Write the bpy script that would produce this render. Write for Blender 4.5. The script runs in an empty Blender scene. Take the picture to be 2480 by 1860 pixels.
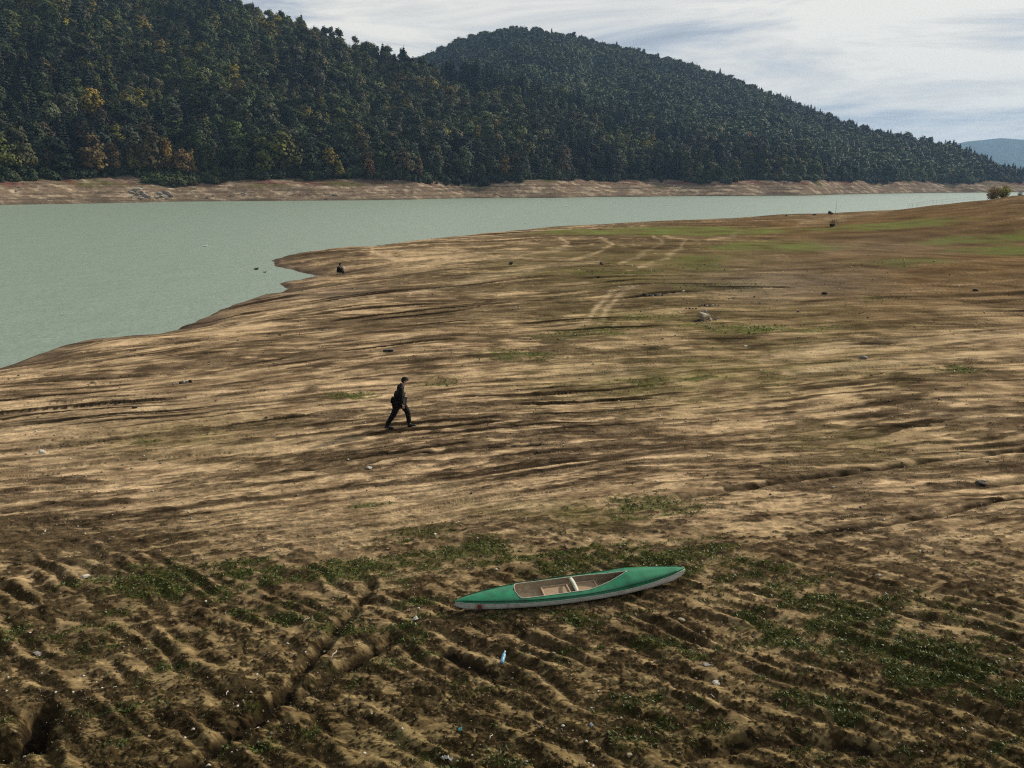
import bpy, bmesh, math, random
import numpy as np
from mathutils import Vector, Matrix

# ------------------------------------------------------------------ camera, sky, sun
SC = bpy.context.scene
COL = SC.collection
CAM_H = 8.2
PITCH = math.radians(14.5)
CP, SP = math.cos(PITCH), math.sin(PITCH)
FPX = 1886.6            # focal length in photo pixels (photo 2480 wide)
cam_d = bpy.data.cameras.new('camera')
cam = bpy.data.objects.new('camera', cam_d)
COL.objects.link(cam)
cam.location = (0, 0, CAM_H)
cam.rotation_euler = (math.pi / 2 - PITCH, 0, 0)
cam_d.sensor_width = 36.0
cam_d.lens = 36.0 * FPX / 2480.0
cam_d.clip_start = 0.1
cam_d.clip_end = 30000
SC.camera = cam

SUN_AZ = math.radians(57)      # to the right of straight ahead (+Y)
SUN_EL = math.radians(29)
SUN_DIR = Vector((math.sin(SUN_AZ) * math.cos(SUN_EL), math.cos(SUN_AZ) * math.cos(SUN_EL), math.sin(SUN_EL)))
sun_d = bpy.data.lights.new('sun', 'SUN')
sun_d.energy = 4.6
sun_d.angle = math.radians(2.0)
sun_d.color = (1.0, 0.91, 0.78)
sun = bpy.data.objects.new('sun', sun_d)
COL.objects.link(sun)
sun.rotation_euler = SUN_DIR.to_track_quat('Z', 'Y').to_euler()

SC.view_settings.view_transform = 'Standard'
SC.view_settings.look = 'None'
SC.view_settings.exposure = 0.12
SC.view_settings.gamma = 1.0
SC.cycles.max_bounces = 5
SC.cycles.diffuse_bounces = 2
SC.cycles.volume_bounces = 0
SC.cycles.use_denoising = False
SC.cycles.pixel_filter_type = 'BLACKMAN_HARRIS'
SC.cycles.filter_width = 1.2
SC.cycles.use_adaptive_sampling = True
SC.cycles.adaptive_threshold = 0.02


def N(nt, typ, **kw):
    n = nt.nodes.new(typ)
    for k, v in kw.items():
        if k in ('inputs',):
            for i, val in v.items():
                n.inputs[i].default_value = val
        else:
            setattr(n, k, v)
    return n


def ramp(nt, stops, interp='LINEAR'):
    r = nt.nodes.new('ShaderNodeValToRGB')
    r.color_ramp.interpolation = interp
    els = r.color_ramp.elements
    while len(els) < len(stops):
        els.new(0.5)
    for e, (p, c) in zip(els, stops):
        e.position = p
        e.color = (c[0], c[1], c[2], 1) if hasattr(c, '__len__') else (c, c, c, 1)
    return r


def mathn(nt, op, a, b=None, clamp=False):
    m = nt.nodes.new('ShaderNodeMath')
    m.operation = op
    m.use_clamp = clamp
    for i, v in enumerate((a, b)):
        if v is None:
            continue
        if hasattr(v, 'links'):
            nt.links.new(v, m.inputs[i])
        else:
            m.inputs[i].default_value = v
    return m.outputs[0]


def mixc(nt, fac, a, b, blend='MIX'):
    m = nt.nodes.new('ShaderNodeMix')
    m.data_type = 'RGBA'
    m.blend_type = blend
    m.clamp_factor = True
    for sock, v in ((m.inputs[0], fac), (m.inputs[6], a), (m.inputs[7], b)):
        if hasattr(v, 'links'):
            nt.links.new(v, sock)
        else:
            sock.default_value = v if not hasattr(v, '__len__') else (v[0], v[1], v[2], 1)
    return m.outputs[2]


world = bpy.data.worlds.new('World')
SC.world = world
world.use_nodes = True
nt = world.node_tree
nt.nodes.clear()
out = N(nt, 'ShaderNodeOutputWorld')
bg = N(nt, 'ShaderNodeBackground')
bg.inputs[1].default_value = 0.10
nt.links.new(bg.outputs[0], out.inputs[0])
sky = N(nt, 'ShaderNodeTexSky')
sky.sky_type = 'NISHITA'
sky.sun_disc = False
sky.sun_elevation = SUN_EL
sky.sun_rotation = SUN_AZ
sky.altitude = 300
tc = N(nt, 'ShaderNodeTexCoord')
sep = N(nt, 'ShaderNodeSeparateXYZ')
nt.links.new(tc.outputs['Generated'], sep.inputs[0])
mp = N(nt, 'ShaderNodeMapping')
nt.links.new(tc.outputs['Generated'], mp.inputs[0])
mp.inputs['Rotation'].default_value = (math.radians(2), math.radians(3), 0)
mp.inputs['Scale'].default_value = (1.0, 1.0, 6.8)
mp.inputs['Location'].default_value = (5.1, 2.2, 0.65)
n1 = N(nt, 'ShaderNodeTexNoise')
n1.inputs['Scale'].default_value = 2.3
n1.inputs['Detail'].default_value = 7
n1.inputs['Roughness'].default_value = 0.60
n1.inputs['Distortion'].default_value = 0.9
nt.links.new(mp.outputs[0], n1.inputs['Vector'])
# brighter toward the sun's side of the sky
dot = N(nt, 'ShaderNodeVectorMath')
dot.operation = 'DOT_PRODUCT'
nt.links.new(tc.outputs['Generated'], dot.inputs[0])
dot.inputs[1].default_value = tuple(SUN_DIR)
mr = N(nt, 'ShaderNodeMapRange')
nt.links.new(dot.outputs['Value'], mr.inputs[0])
mr.inputs[1].default_value = 0.30
mr.inputs[2].default_value = 0.92
mr.inputs[3].default_value = -0.04
mr.inputs[4].default_value = 0.12
cl = mathn(nt, 'ADD', n1.outputs[0], mr.outputs[0])
cr = ramp(nt, [(0.39, (3.3, 3.8, 4.5)), (0.45, (4.4, 4.85, 5.4)), (0.50, (5.9, 6.15, 6.3)), (0.545, (7.0, 6.95, 6.65)), (0.61, (8.3, 8.1, 7.5))])
nt.links.new(cl, cr.inputs[0])
dim = N(nt, 'ShaderNodeMapRange')      # unseen sky dimmed away from the sun to cut the fill light
nt.links.new(dot.outputs['Value'], dim.inputs[0])
dim.inputs[1].default_value = -0.7
dim.inputs[2].default_value = 0.12
dim.inputs[3].default_value = 0.28
dim.inputs[4].default_value = 1.0
crd = mixc(nt, 1.0, cr.outputs[0], dim.outputs[0], 'MULTIPLY')
skymix = mixc(nt, 0.98, sky.outputs[0], crd)
nt.links.new(skymix, bg.inputs[0])


# ------------------------------------------------------------------ noise
def _hash(ix, iy, seed):
    h = (ix.astype(np.uint32) * np.uint32(374761393) + iy.astype(np.uint32) * np.uint32(668265263)
         + np.uint32((seed * 974634777) & 0xffffffff))
    h = (h ^ (h >> np.uint32(13))) * np.uint32(1274126177)
    h = h ^ (h >> np.uint32(16))
    return h


def perlin(x, y, seed=0):
    x = np.asarray(x, np.float64); y = np.asarray(y, np.float64)
    x, y = np.broadcast_arrays(x, y)
    x0 = np.floor(x).astype(np.int64); y0 = np.floor(y).astype(np.int64)
    fx = x - x0; fy = y - y0
    ux = fx * fx * fx * (fx * (fx * 6 - 15) + 10)
    uy = fy * fy * fy * (fy * (fy * 6 - 15) + 10)

    def g(ix, iy, dx, dy):
        a = _hash(ix & 0xffffffff, iy & 0xffffffff, seed).astype(np.float64) * (2 * np.pi / 4294967296.0)
        return np.cos(a) * dx + np.sin(a) * dy
    n00 = g(x0, y0, fx, fy); n10 = g(x0 + 1, y0, fx - 1, fy)
    n01 = g(x0, y0 + 1, fx, fy - 1); n11 = g(x0 + 1, y0 + 1, fx - 1, fy - 1)
    a = n00 + ux * (n10 - n00); b = n01 + ux * (n11 - n01)
    return 1.5 * (a + uy * (b - a))


def fbm(x, y, octs=4, seed=0, gain=0.5, lac=2.03):
    s = 0; a = 1.0; t = 0
    for i in range(octs):
        s = s + a * perlin(x, y, seed + i * 17)
        t += a; a *= gain
        x = x * lac; y = y * lac
    return s / t


def ss(a, b, x):
    t = np.clip((x - a) / (b - a), 0, 1)
    return t * t * (3 - 2 * t)


def lerp(a, b, t):
    return a + (b - a) * t


# ------------------------------------------------------------------ photo geometry -> world
ZW = -1.6                                     # water level


def ray_tan(v):                               # tangent of the depression of image row v
    return np.tan(PITCH + np.arctan((np.asarray(v, float) - 930) / FPX))


def u_of(x, y, z=0.0):
    return 1240 + FPX * x / (y * CP + (CAM_H - z) * SP)


def v_of(y, z=0.0):
    return 930 + FPX * ((CAM_H - z) * CP - y * SP) / (y * CP + (CAM_H - z) * SP)


def on_plane(u, v, z):
    y = (CAM_H - z) / ray_tan(v)
    x = (u - 1240) / FPX * (y * CP + (CAM_H - z) * SP)
    return float(x), float(y)


shore_px = [(0, 896), (45, 881), (90, 860), (151, 842), (211, 829), (301, 817), (386, 811), (431, 801), (493, 773),
            (560, 742), (600, 728), (643, 716), (690, 709), (698, 699), (678, 687), (721, 680), (774, 668.5), (716, 654),
            (666.5, 644), (664, 631), (701, 619), (745, 611), (852, 606), (904, 598), (990, 586), (1150, 570), (1240, 561.5),
            (1320, 552), (1470, 546), (1570, 541), (1838, 527)]
SHORE = [on_plane(u, v, ZW) for u, v in shore_px]
LAND = [(-60, 8), (-52, 14), (-34, 30)] + SHORE + [(84, 232), (105, 229), (135, 224), (175, 224), (300, 260), (700, 200), (700, -300), (-500, -300), (-300, -60)]
LAND = np.array(LAND)


def seg_dist(x, y, pts, closed=False):
    d = np.full(np.shape(x), 1e9)
    n = len(pts)
    for i in range(n if closed else n - 1):
        ax, ay = pts[i]; bx, by = pts[(i + 1) % n]
        vx, vy = bx - ax, by - ay
        L = vx * vx + vy * vy + 1e-12
        t = np.clip(((x - ax) * vx + (y - ay) * vy) / L, 0, 1)
        d = np.minimum(d, np.hypot(x - ax - t * vx, y - ay - t * vy))
    return d


def inside(x, y, pts):
    c = np.zeros(np.shape(x), bool)
    n = len(pts)
    for i in range(n):
        ax, ay = pts[i]; bx, by = pts[(i + 1) % n]
        if ay == by:
            continue
        cond = ((ay > y) != (by > y)) & (x < (bx - ax) * (y - ay) / (by - ay) + ax)
        c ^= cond
    return c


def shore_sd(x, y):
    wx = x + 0.35 * perlin(x / 2.3, y / 2.3, 91); wy = y + 0.5 * perlin(x / 3.1, y / 3.1, 92)
    d = seg_dist(wx, wy, LAND, True)
    return np.where(inside(wx, wy, LAND), d, -d)


CX = np.array([-400, 60, 80, 85, 97, 105, 119, 125, 140, 200, 700.0])
CZ = np.array([0, 0, 0.25, 0.6, 1.35, 2.4, 3.8, 4.9, 5.8, 9, 20.0])


def base_z(x, y, sd=None):
    if sd is None:
        sd = shore_sd(x, y)
    z = np.where(sd > 0, ZW + 1.75 * (1 - np.exp(-np.maximum(sd, 0) / 9.0)), ZW + np.maximum(-4.0, sd * 0.10))
    lip = 0.10 * np.exp(-((sd - 0.5) / 0.5) ** 2)
    z = z + lip * (sd > -1)
    rise = np.interp(x * 200 / np.maximum(y, 120), CX, CZ) * ss(70, 200, y) * ss(0, 28, sd)
    z = z + rise
    # gentle swells of the lake bed
    z = z + ss(0, 10, sd) * (0.30 * perlin(x / 23, y / 31, 5) + 0.12 * perlin(x / 7, y / 8, 6)) * ss(14, 40, y)
    return z


def rotc(x, y, deg):
    a = math.radians(deg)
    return x * math.cos(a) + y * math.sin(a), -x * math.sin(a) + y * math.cos(a)


def gp(pts, z=0.0):
    return [on_plane(u, v, z) for u, v in pts]


GULLIES = [  # (line in photo pixels, half width m, depth m)
    ([(905, 1425), (868, 1490), (800, 1560), (722, 1640), (650, 1720), (628, 1765)], 0.10, 0.15),
    ([(960, 1545), (900, 1590), (800, 1640), (700, 1700), (560, 1790), (430, 1880)], 0.14, 0.18),
    ([(-40, 1810), (60, 1800), (112, 1745)], 0.24, 0.34),
    ([(-40, 1850), (100, 1800)], 0.30, 0.40),
    ([(1080, 1600), (1180, 1640), (1300, 1660)], 0.12, 0.12),
    ([(1650, 1210), (1820, 1187), (1960, 1165), (2120, 1145), (2260, 1120), (2400, 1108), (2520, 1092)], 0.09, 0.15),
    ([(1900, 1310), (2100, 1290), (2300, 1250), (2500, 1205)], 0.06, 0.09),
    ([(630, 1150), (760, 1140), (880, 1128), (1010, 1105), (1190, 1088), (1330, 1082)], 0.05, 0.08),
    ([(0, 1245), (170, 1215), (330, 1180), (480, 1168), (620, 1140), (820, 1110), (1100, 1098), (1300, 1080)], 0.04, 0.06),
    ([(0, 1080), (200, 1066), (420, 1040), (700, 1015), (960, 1000)], 0.03, 0.05),
    ([(2090, 915), (2180, 902), (2300, 890), (2400, 880)], 0.06, 0.09),
    ([(1500, 838), (1700, 842), (1900, 836), (2200, 818), (2480, 795)], 0.06, 0.08),
    ([(1900, 1010), (2100, 985), (2300, 972), (2500, 960)], 0.05, 0.09),
    ([(1300, 985), (1480, 973), (1650, 962), (1850, 940)], 0.04, 0.06),
    ([(2000, 1060), (2100, 1042), (2250, 1040)], 0.06, 0.08),
    ([(60, 902), (190, 896), (330, 893)], 0.10, 0.12),
    ([(1700, 1850), (1860, 1800), (2060, 1830), (2200, 1870)], 0.12, 0.16),
]
GULLY_W = [(gp(p), w, d) for p, w, d in GULLIES]


def adapt(tx, c, r, seed, asp=3.5, lams=(0.035, 0.07, 0.14, 0.28, 0.56, 1.1, 2.2, 4.4)):
    """soil texture over all sizes, leaving out grains too small to be resolved at distance r"""
    pix = r * r / 6388.0 + 0.002
    s = 0.0; n = 1e-6
    for i, lam in enumerate(lams):
        q = lam / pix
        w = ss(0.55, 1.3, q) * (0.25 * ss(60, 8, q) + 0.75 * ss(22, 4, q))
        s = s + w * perlin(tx / (lam * asp) + 7.7 * i, c / lam + 3.1 * i, seed + i)
        n = n + w * w
    return s / np.sqrt(n)


def moss_mask(x, y):
    """0 bare pale mud .. 1 dark matted moss / algae"""
    tx, ty = rotc(x, y, 13)
    fx, fy = rotc(x, y, -36)
    wv = fbm(x / 1.7, y / 1.7, 3, 301)
    # the far beds: streaks along the old water lines
    cc_ = 0.80 * ty + 0.9 * perlin(tx / 13, ty / 6, 11)
    far = 0.85 * fbm(tx / 6.0 + wv * 0.3, cc_ / 0.36 + wv * 0.25, 5, 311, 0.60) + 0.45 * fbm(tx / 9, ty / 3.0, 3, 321) \
        + 0.70 * adapt(tx, cc_, np.hypot(x, y), 325, 4.2)
    near = 0.75 * fbm(fx / 0.62 + wv, fy / 0.30 + wv, 4, 331, 0.62) + 0.30 * fbm(x / 2.6, y / 2.0, 3, 341) \
        + 0.50 * adapt(tx, ty, np.hypot(x, y), 351, 1.9)
    k = ss(20.5, 13.0, y + 3.0 * wv)
    return far, near, k


def gnd(x, y, detail=True):
    """height and mask fields of the lake bed"""
    sd = shore_sd(x, y)
    z = base_z(x, y, sd)
    r = np.hypot(x, y)
    on = ss(-0.5, 1.5, sd)
    tx, ty = rotc(x, y, 14)
    # old water lines: small scarps facing the viewer
    warp = 0.9 * perlin(tx / 13, ty / 6, 11) + 0.28 * perlin(tx / 3.4, ty / 2.2, 12) + 0.05 * perlin(tx / 0.6, ty / 0.5, 13)
    cont = 0.85 * ty - 9.0 * (1 - np.exp(-np.maximum(sd, 0) / 14.0))
    tt = cont + warp
    scarp = 0
    line = np.zeros_like(z)
    nearfade = ss(15.5, 19, y + 0.8 * perlin(x / 3, y / 3, 19))
    for P, A, sdn in ((1.15, 0.080, 21), (0.43, 0.040, 22), (2.7, 0.09, 23), (0.71, 0.05, 24), (5.3, 0.07, 25)):
        q = tt / P + 0.35 * perlin(tx / (P * 6), ty / (P * 3), sdn) + 0.035 / P * perlin(tx / 0.35, ty / 0.3, sdn + 5)
        k = np.floor(q); f = q - k
        am = ss(-0.05, 0.30, perlin(tx / (P * 6 + 3.0), k * 3.71, sdn + 40))
        scarp = scarp + A * am * ((1 - f) - ss(0.90, 1.0, f) * -1.0 * 0 - 0.5) * 1.0 * ss(0, np.clip(0.05 + 2.0 * r * r / 6388.0 / P, 0.08, 0.6), f)
        wid = 0.035 + 0.045 * P + 1.25 * r * r / 6388.0
        am = am * ss(0.55, 0.28, wid / P)
        lw = wid / P
        line_w = lw * (0.7 + 0.7 * ss(-0.3, 0.4, perlin(tx / 0.9, ty / 0.4, sdn + 7)))
        line = np.maximum(line, ss(0.25, 0.6, am) * ss(lw, lw * 0.55, f) * (0.65 + 0.35 * ss(0.3, 1.2, P)))
    line = line * nearfade * on * ss(110, 55, r) * (0.35 + 0.65 * ss(-0.25, 0.35, perlin(tx / 11, ty / 6, 15)))
    z = z + scarp * nearfade * on * ss(150, 60, r)
    # ploughed looking furrows in the near bed
    fx, fy = rotc(x, y, -38)
    w2 = 0.34 * perlin(fx / 2.6, fy / 1.5, 31) + 0.13 * perlin(fx / 0.8, fy / 0.6, 32) + 0.05 * perlin(fx / 0.25, fy / 0.25, 34)
    nf = ss(19.0, 12.8, y + 2.2 * perlin(x / 4, y / 4, 33) + 0.10 * x)
    fur = np.sin((fy + w2) * 2 * np.pi / 0.43) + 0.5 * np.sin((fy + w2 * 1.3) * 2 * np.pi / 0.87 + 1.0)
    fam = 0.30 + 0.70 * ss(-0.35, 0.45, perlin(fx / 1.6, fy / 0.8, 35))
    z = z + 0.046 * fur * fam * nf
    far, near, k = moss_mask(x, y)
    moss = lerp(far, near, k)
    moss = moss + 0.24 * nf * fam * np.sin((fy + w2) * 2 * np.pi / 0.43 + 2.2)  # dark tone on furrow sides away from the sun also paints their shade
    mo = ss(-0.06, 0.16, moss)
    cell = r * 0.0014 + 0.004
    rough = 0
    for lam, a in ((0.9, 0.022), (0.45, 0.022), (0.22, 0.022), (0.11, 0.020), (0.055, 0.014), (0.028, 0.009)):
        fade = ss(0.9, 3.0, lam / (cell * 2))
        rough = rough + a * fade * perlin(x / lam, y / (lam * 0.8), int(lam * 1000))
    amp = lerp(0.16 + 0.30 * mo, 0.22 + 0.72 * mo, ss(24, 13, y))
    z = z + rough * amp * on * ss(160, 70, r)
    z = z + 0.022 * mo * on * ss(60, 20, r)
    # clod lumps with hollows between in the near bed
    cl_ = np.abs(fbm(x / 0.62, y / 0.5, 3, 61))
    z = z - 0.035 * ss(0.14, 0.0, cl_) * ss(16.5, 11.5, y + 0.12 * x) * ss(0.1, 0.5, perlin(x / 2.1, y / 1.7, 62) + 0.3)
    gd = np.zeros_like(z)
    jw = 1 - 0.5 * ss(15, 19, y)
    jx = x + 0.08 * perlin(x / 0.5, y / 0.5, 71) + 0.22 * jw * perlin(x / 2, y / 2, 73)
    jy = y + 0.08 * perlin(x / 0.5, y / 0.5, 72) + 0.16 * jw * perlin(x / 2, y / 2, 74)
    for pts, w, d in GULLY_W:
        if pts[0][1] > 15.5 and w < 0.1: w, d = w * 1.3, d * 1.1
        q = seg_dist(jx, jy, pts)
        g = ss(1.8, 0.3, q / w) * (0.55 + 0.45 * ss(-0.3, 0.3, perlin(x / 0.9, y / 0.9, 75)))
        z = z - d * g
        gd = np.maximum(gd, g)
    gd = np.maximum(gd, line * 0.95)
    return z, sd, mo, gd, moss


def tint(x, y, z, sd, mo, gd, moss):
    """base colour of the lake bed (albedo), from how sandy, mossy, grassy or wet each spot is, with some shade painted in"""
    u = u_of(x, y, 0.0); v = v_of(y, 0.0)
    n = x.shape
    C = lambda r, g, b: np.array([r, g, b])
    big = fbm(x / 9, y / 14, 4, 401)
    mid = fbm(x / 1.3, y / 1.1, 4, 411)
    tx, ty = rotc(x, y, 13)
    wpx = 0.9 * perlin(tx / 13, ty / 6, 11)
    streak = fbm(tx / 4.0, (0.85 * ty - 9.0 * (1 - np.exp(-np.maximum(sd, 0) / 14.0)) + wpx) / 0.27, 4, 421, 0.6)
    fine = 0.8 * adapt(x, y, np.hypot(x, y), 431, 1.3)
    sandA = C(0.46, 0.330, 0.190); sandB = C(0.205, 0.140, 0.080); pale = C(0.60, 0.47, 0.30)
    rr_ = np.hypot(x, y)
    fstr = adapt(tx, 0.8 * ty + wpx, rr_, 425)
    t = ss(-0.40, 0.40, 0.6 * streak + 0.4 * mid + 0.3 * big + 0.5 * fstr)[..., None]
    col = sandB * (1 - t) + sandA * t
    brown = C(0.062, 0.042, 0.024); olive = C(0.080, 0.074, 0.026); green = C(0.050, 0.066, 0.016)
    rust = C(0.128, 0.080, 0.036)
    # warped photo-plane coordinates of the measured patches
    wu = u + 60 * perlin(x / 5, y / 8, 441) + 25 * perlin(x / 1.2, y / 1.5, 442)
    wv = v + (10 * perlin(x / 4, y / 6, 443) + 5 * perlin(x / 1.0, y / 1.3, 444)) * np.clip((v - 480) / 300, 0.2, 3)

    def blob(cu, cv, ru, rv):
        return np.exp(-(((wu - cu) / ru) ** 2 + ((wv - cv) / rv) ** 2))

    def band(pts, hw):
        return np.exp(-(seg_dist(wu, wv, pts) / hw) ** 2)
    g = np.zeros(n)
    for b in ((1640, 562, 360, 14), (1400, 560, 130, 11), (2380, 590, 200, 9), (1700, 640, 110, 24), (1480, 668, 120, 9), (1560, 775, 120, 22),
              (1420, 810, 130, 18), (1270, 865, 150, 20), (2420, 612, 190, 13), (2190, 640, 150, 12), (2140, 728, 80, 9),
              (1060, 930, 70, 17), (850, 955, 90, 13), (1850, 800, 220, 14), (1560, 930, 100, 16), (1700, 925, 60, 10),
              (2350, 905, 80, 15), (1560, 1230, 190, 42), (430, 1420, 170, 50), (1050, 1300, 120, 25), (2150, 560, 250, 10),
              (1900, 600, 200, 20), (2480, 510, 200, 14), (900, 1235, 90, 14), (350, 1060, 60, 10), (1760, 700, 160, 20)):
        g = np.maximum(g, blob(*b))
    g = np.maximum(g, band([(560, 1395), (760, 1375), (1010, 1378), (1150, 1345), (1350, 1350), (1700, 1345), (1900, 1430), (2200, 1560), (2520, 1700)], 42))
    g = np.maximum(g, 0.8 * band([(1750, 1470), (1950, 1560), (2180, 1640), (2400, 1690)], 32))
    g = np.maximum(g, 0.7 * band([(1350, 1490), (1600, 1600), (1900, 1700), (2150, 1760)], 26))
    g = np.maximum(g, 0.6 * band([(300, 1380), (480, 1440), (740, 1500), (1000, 1560)], 28))
    g = g * (1 - 0.25 * ss(1240, 1400, v)) + 0.58 * ss(1200, 1500, v) * ss(-0.3, 0.3, fbm(x / 1.4, y / 1.1, 3, 451))
    gt = ss(0.42, 0.98, g * 0.95 + 0.75 * fbm(x / 0.35, y / 0.30, 4, 461, 0.65) * ss(90, 15, y) + 0.75 * streak)
    # pale worn patches and wheel tracks
    p = np.zeros(n)
    for pts, hw in (([(1380, 812), (1425, 775), (1450, 742), (1478, 715), (1530, 702)], 6),
                    ([(1452, 790), (1468, 752), (1495, 722), (1545, 700)], 6),
                    ([(1000, 706), (1100, 684), (1240, 662), (1340, 648), (1450, 640)], 7),
                    ([(1540, 650), (1600, 628), (1660, 603), (1655, 585), (1610, 572)], 4),
                    ([(1500, 640), (1560, 615), (1600, 595), (1580, 575)], 4),
                    ([(1380, 632), (1440, 615), (1480, 595), (1450, 580)], 4),
                    ([(1250, 622), (1330, 610), (1380, 594), (1360, 582)], 4),
                    ([(1720, 585), (1765, 574), (1800, 562)], 4),
                    ([(1930, 545), (1990, 538), (2040, 535)], 8), ([(2000, 536), (2090, 530), (2160, 524)], 3),
                    ([(900, 602), (950, 612), (985, 628), (980, 634)], 5),
                    ([(600, 600), (700, 632), (790, 642)], 4),
                    ([(1850, 868), (2100, 838), (2300, 822), (2500, 808)], 13),
                    ([(1900, 905), (2200, 880), (2500, 860)], 8),
                    ([(560, 770), (650, 735), (780, 716), (900, 712)], 5)):
        p = np.maximum(p, np.exp(-(seg_dist(u + 14 * perlin(x / 6, y / 9, 471), v + 3.0 * perlin(x / 5, y / 9, 472), pts) / hw) ** 2))
    for b in ((150, 1010, 170, 60), (420, 970, 200, 40), (1150, 620, 200, 18), (1000, 640, 120, 14), (1130, 1230, 160, 30), (750, 1290, 170, 30),
              (180, 1375, 70, 16), (230, 1400, 60, 10), (560, 1300, 150, 24), (2240, 640, 160, 4), (1480, 905, 120, 16), (2300, 1010, 130, 16), (100, 1100, 130, 40)):
        p = np.maximum(p, 0.75 * blob(*b))
    # how much of the spot is covered by dark moss
    cover = 0.0 * v + 0.02
    vq = v + 110 * perlin(x / 4.5, y / 3.5, 445) + 30 * perlin(x, y, 446) + 0.04 * (1240 - u)
    cover += 0.035 + 0.17 * ss(860, 640, v) * ss(600, 1100, u) + 0.26 * fbm(x / 6.5, y / 7.5, 3, 447) + 0.09 * ss(1180, 1500, vq) + 0.11 * ss(1450, 1850, vq)
    cover += 0.16 * band([(600, 790), (900, 740), (1300, 730), (1700, 690)], 45) + 0.20 * band([(500, 870), (900, 830), (1400, 850), (1900, 900)], 30)
    cover += 0.16 * blob(1700, 1120, 420, 60) + 0.12 * blob(2250, 1230, 330, 90) + 0.16 * blob(1450, 1020, 150, 50) + 0.14 * blob(300, 1290, 200, 90)
    cover += 0.16 * blob(180, 1180, 60, 30) + 0.25 * blob(1700, 620, 500, 90) + 0.25 * blob(2200, 640, 420, 110) + 0.16 * blob(1160, 1060, 120, 60)
    cover -= 0.30 * p
    cover -= 0.12 * blob(300, 1000, 400, 90) + 0.10 * blob(900, 1220, 400, 60)
    far_soft = ss(1000, 700, v)
    m = moss * lerp(1.0, 0.8, far_soft) + cover - 0.06 + 0.22 * fine * ss(50, 14, y)
    farm = ss(1480, 1180, vq)
    mt = (ss(-0.01 - 0.07 * farm, 0.13 + 0.07 * farm, m))[..., None]
    mossc = (brown * (1 - farm[..., None]) + C(0.092, 0.064, 0.038) * farm[..., None]) * (0.62 + 0.75 * ss(-0.35, 0.35, 0.6 * mid + 0.8 * fstr))[..., None]
    col = col * (1 - 0.88 * mt) + mossc * 0.88 * mt
    yg = (0.5 * blob(1330, 1245, 190, 28) + 0.35 * blob(1560, 930, 300, 60) + 0.3 * blob(2000, 900, 420, 60) + 0.35 * blob(2100, 1090, 260, 45) + 0.3 * blob(450, 1050, 260, 60)
          + 0.4 * blob(1750, 780, 520, 60) + 0.45 * blob(1550, 650, 420, 60))
    yg = np.clip(yg * (1.1 + 0.9 * fstr + 1.2 * fbm(x / 1.1, y / 0.8, 3, 448)), 0, 0.7)[..., None]
    col = col * (1 - yg) + C(0.105, 0.095, 0.030) * yg
    # warm dry grass on the right far side
    wr = (0.95 * blob(2350, 620, 520, 110) + 0.75 * blob(2150, 540, 330, 40) + 0.4 * blob(1850, 560, 250, 25) + 0.4 * blob(2100, 745, 260, 40))
    wr = np.clip(wr * (0.85 + 0.5 * streak + 0.4 * mid), 0, 0.93)[..., None]
    col = col * (1 - wr) + rust * wr
    shade = 0.5 * blob(2300, 578, 330, 9)  # valley shading on the far right slope, painted into the colour
    og = (gt * 0.85)[..., None]
    gcol = olive * (1 - ss(-0.2, 0.35, fine + 0.6 * mid))[..., None] + green * ss(-0.2, 0.35, fine + 0.6 * mid)[..., None]
    gcol = gcol * (1 + 0.8 * ss(700, 560, v))[..., None]
    gt = np.maximum(gt, ss(0.35, 0.8, g) * ss(700, 600, v))
    og = (gt * 0.85)[..., None]
    col = col * (1 - og) + gcol * og
    pt = (np.clip(p, 0, 1) * (0.34 + 0.7 * ss(-0.3, 0.4, mid + streak)) * 0.25 * (1 - 0.6 * gt))[..., None]
    col = col * (1 - pt) + pale * pt * 0.9
    neardim = (ss(1130, 1500, vq) * 0.38 + ss(1480, 1860, vq) * 0.15)[..., None]  # weaker foreground light painted in by darkening the near soil
    col = col * (1 - neardim * np.array([1.02, 1.0, 1.18]))
    # greyish soil
    gs = (0.45 * blob(1900, 690, 220, 50) + 0.35 * blob(760, 690, 150, 20) + 0.3 * blob(2150, 600, 200, 25))[..., None]
    col = col * (1 - gs) + C(0.20, 0.155, 0.115) * gs
    # wet margin and bed under water
    wet = ss(3.4, 0.3, sd + 0.9 * perlin(x / 2, y / 3, 481))[..., None]
    wetc = C(0.092, 0.066, 0.048)
    col = col * (1 - 0.8 * wet) + wetc * 0.8 * wet
    gg = (np.clip(gd * 1.1, 0, 1) * 0.92)[..., None]  # shade in scarp lines and gullies painted near black
    col = col * (1 - gg) + C(0.014, 0.010, 0.006) * gg
    col = col * np.clip(1.0 + 0.60 * fine, 0.3, 1.9)[..., None]
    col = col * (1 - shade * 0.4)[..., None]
    return np.clip(col, 0.008, 0.8), gt, mt[..., 0]


# ------------------------------------------------------------------ mesh helpers
def tag(o, label=None, cat=None, group=None, kind=None):
    if label: o['label'] = label
    if cat: o['category'] = cat
    if group: o['group'] = group
    if kind: o['kind'] = kind
    return o


def link(o, parent=None):
    COL.objects.link(o)
    if parent is not None:
        o.parent = parent
    return o


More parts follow.
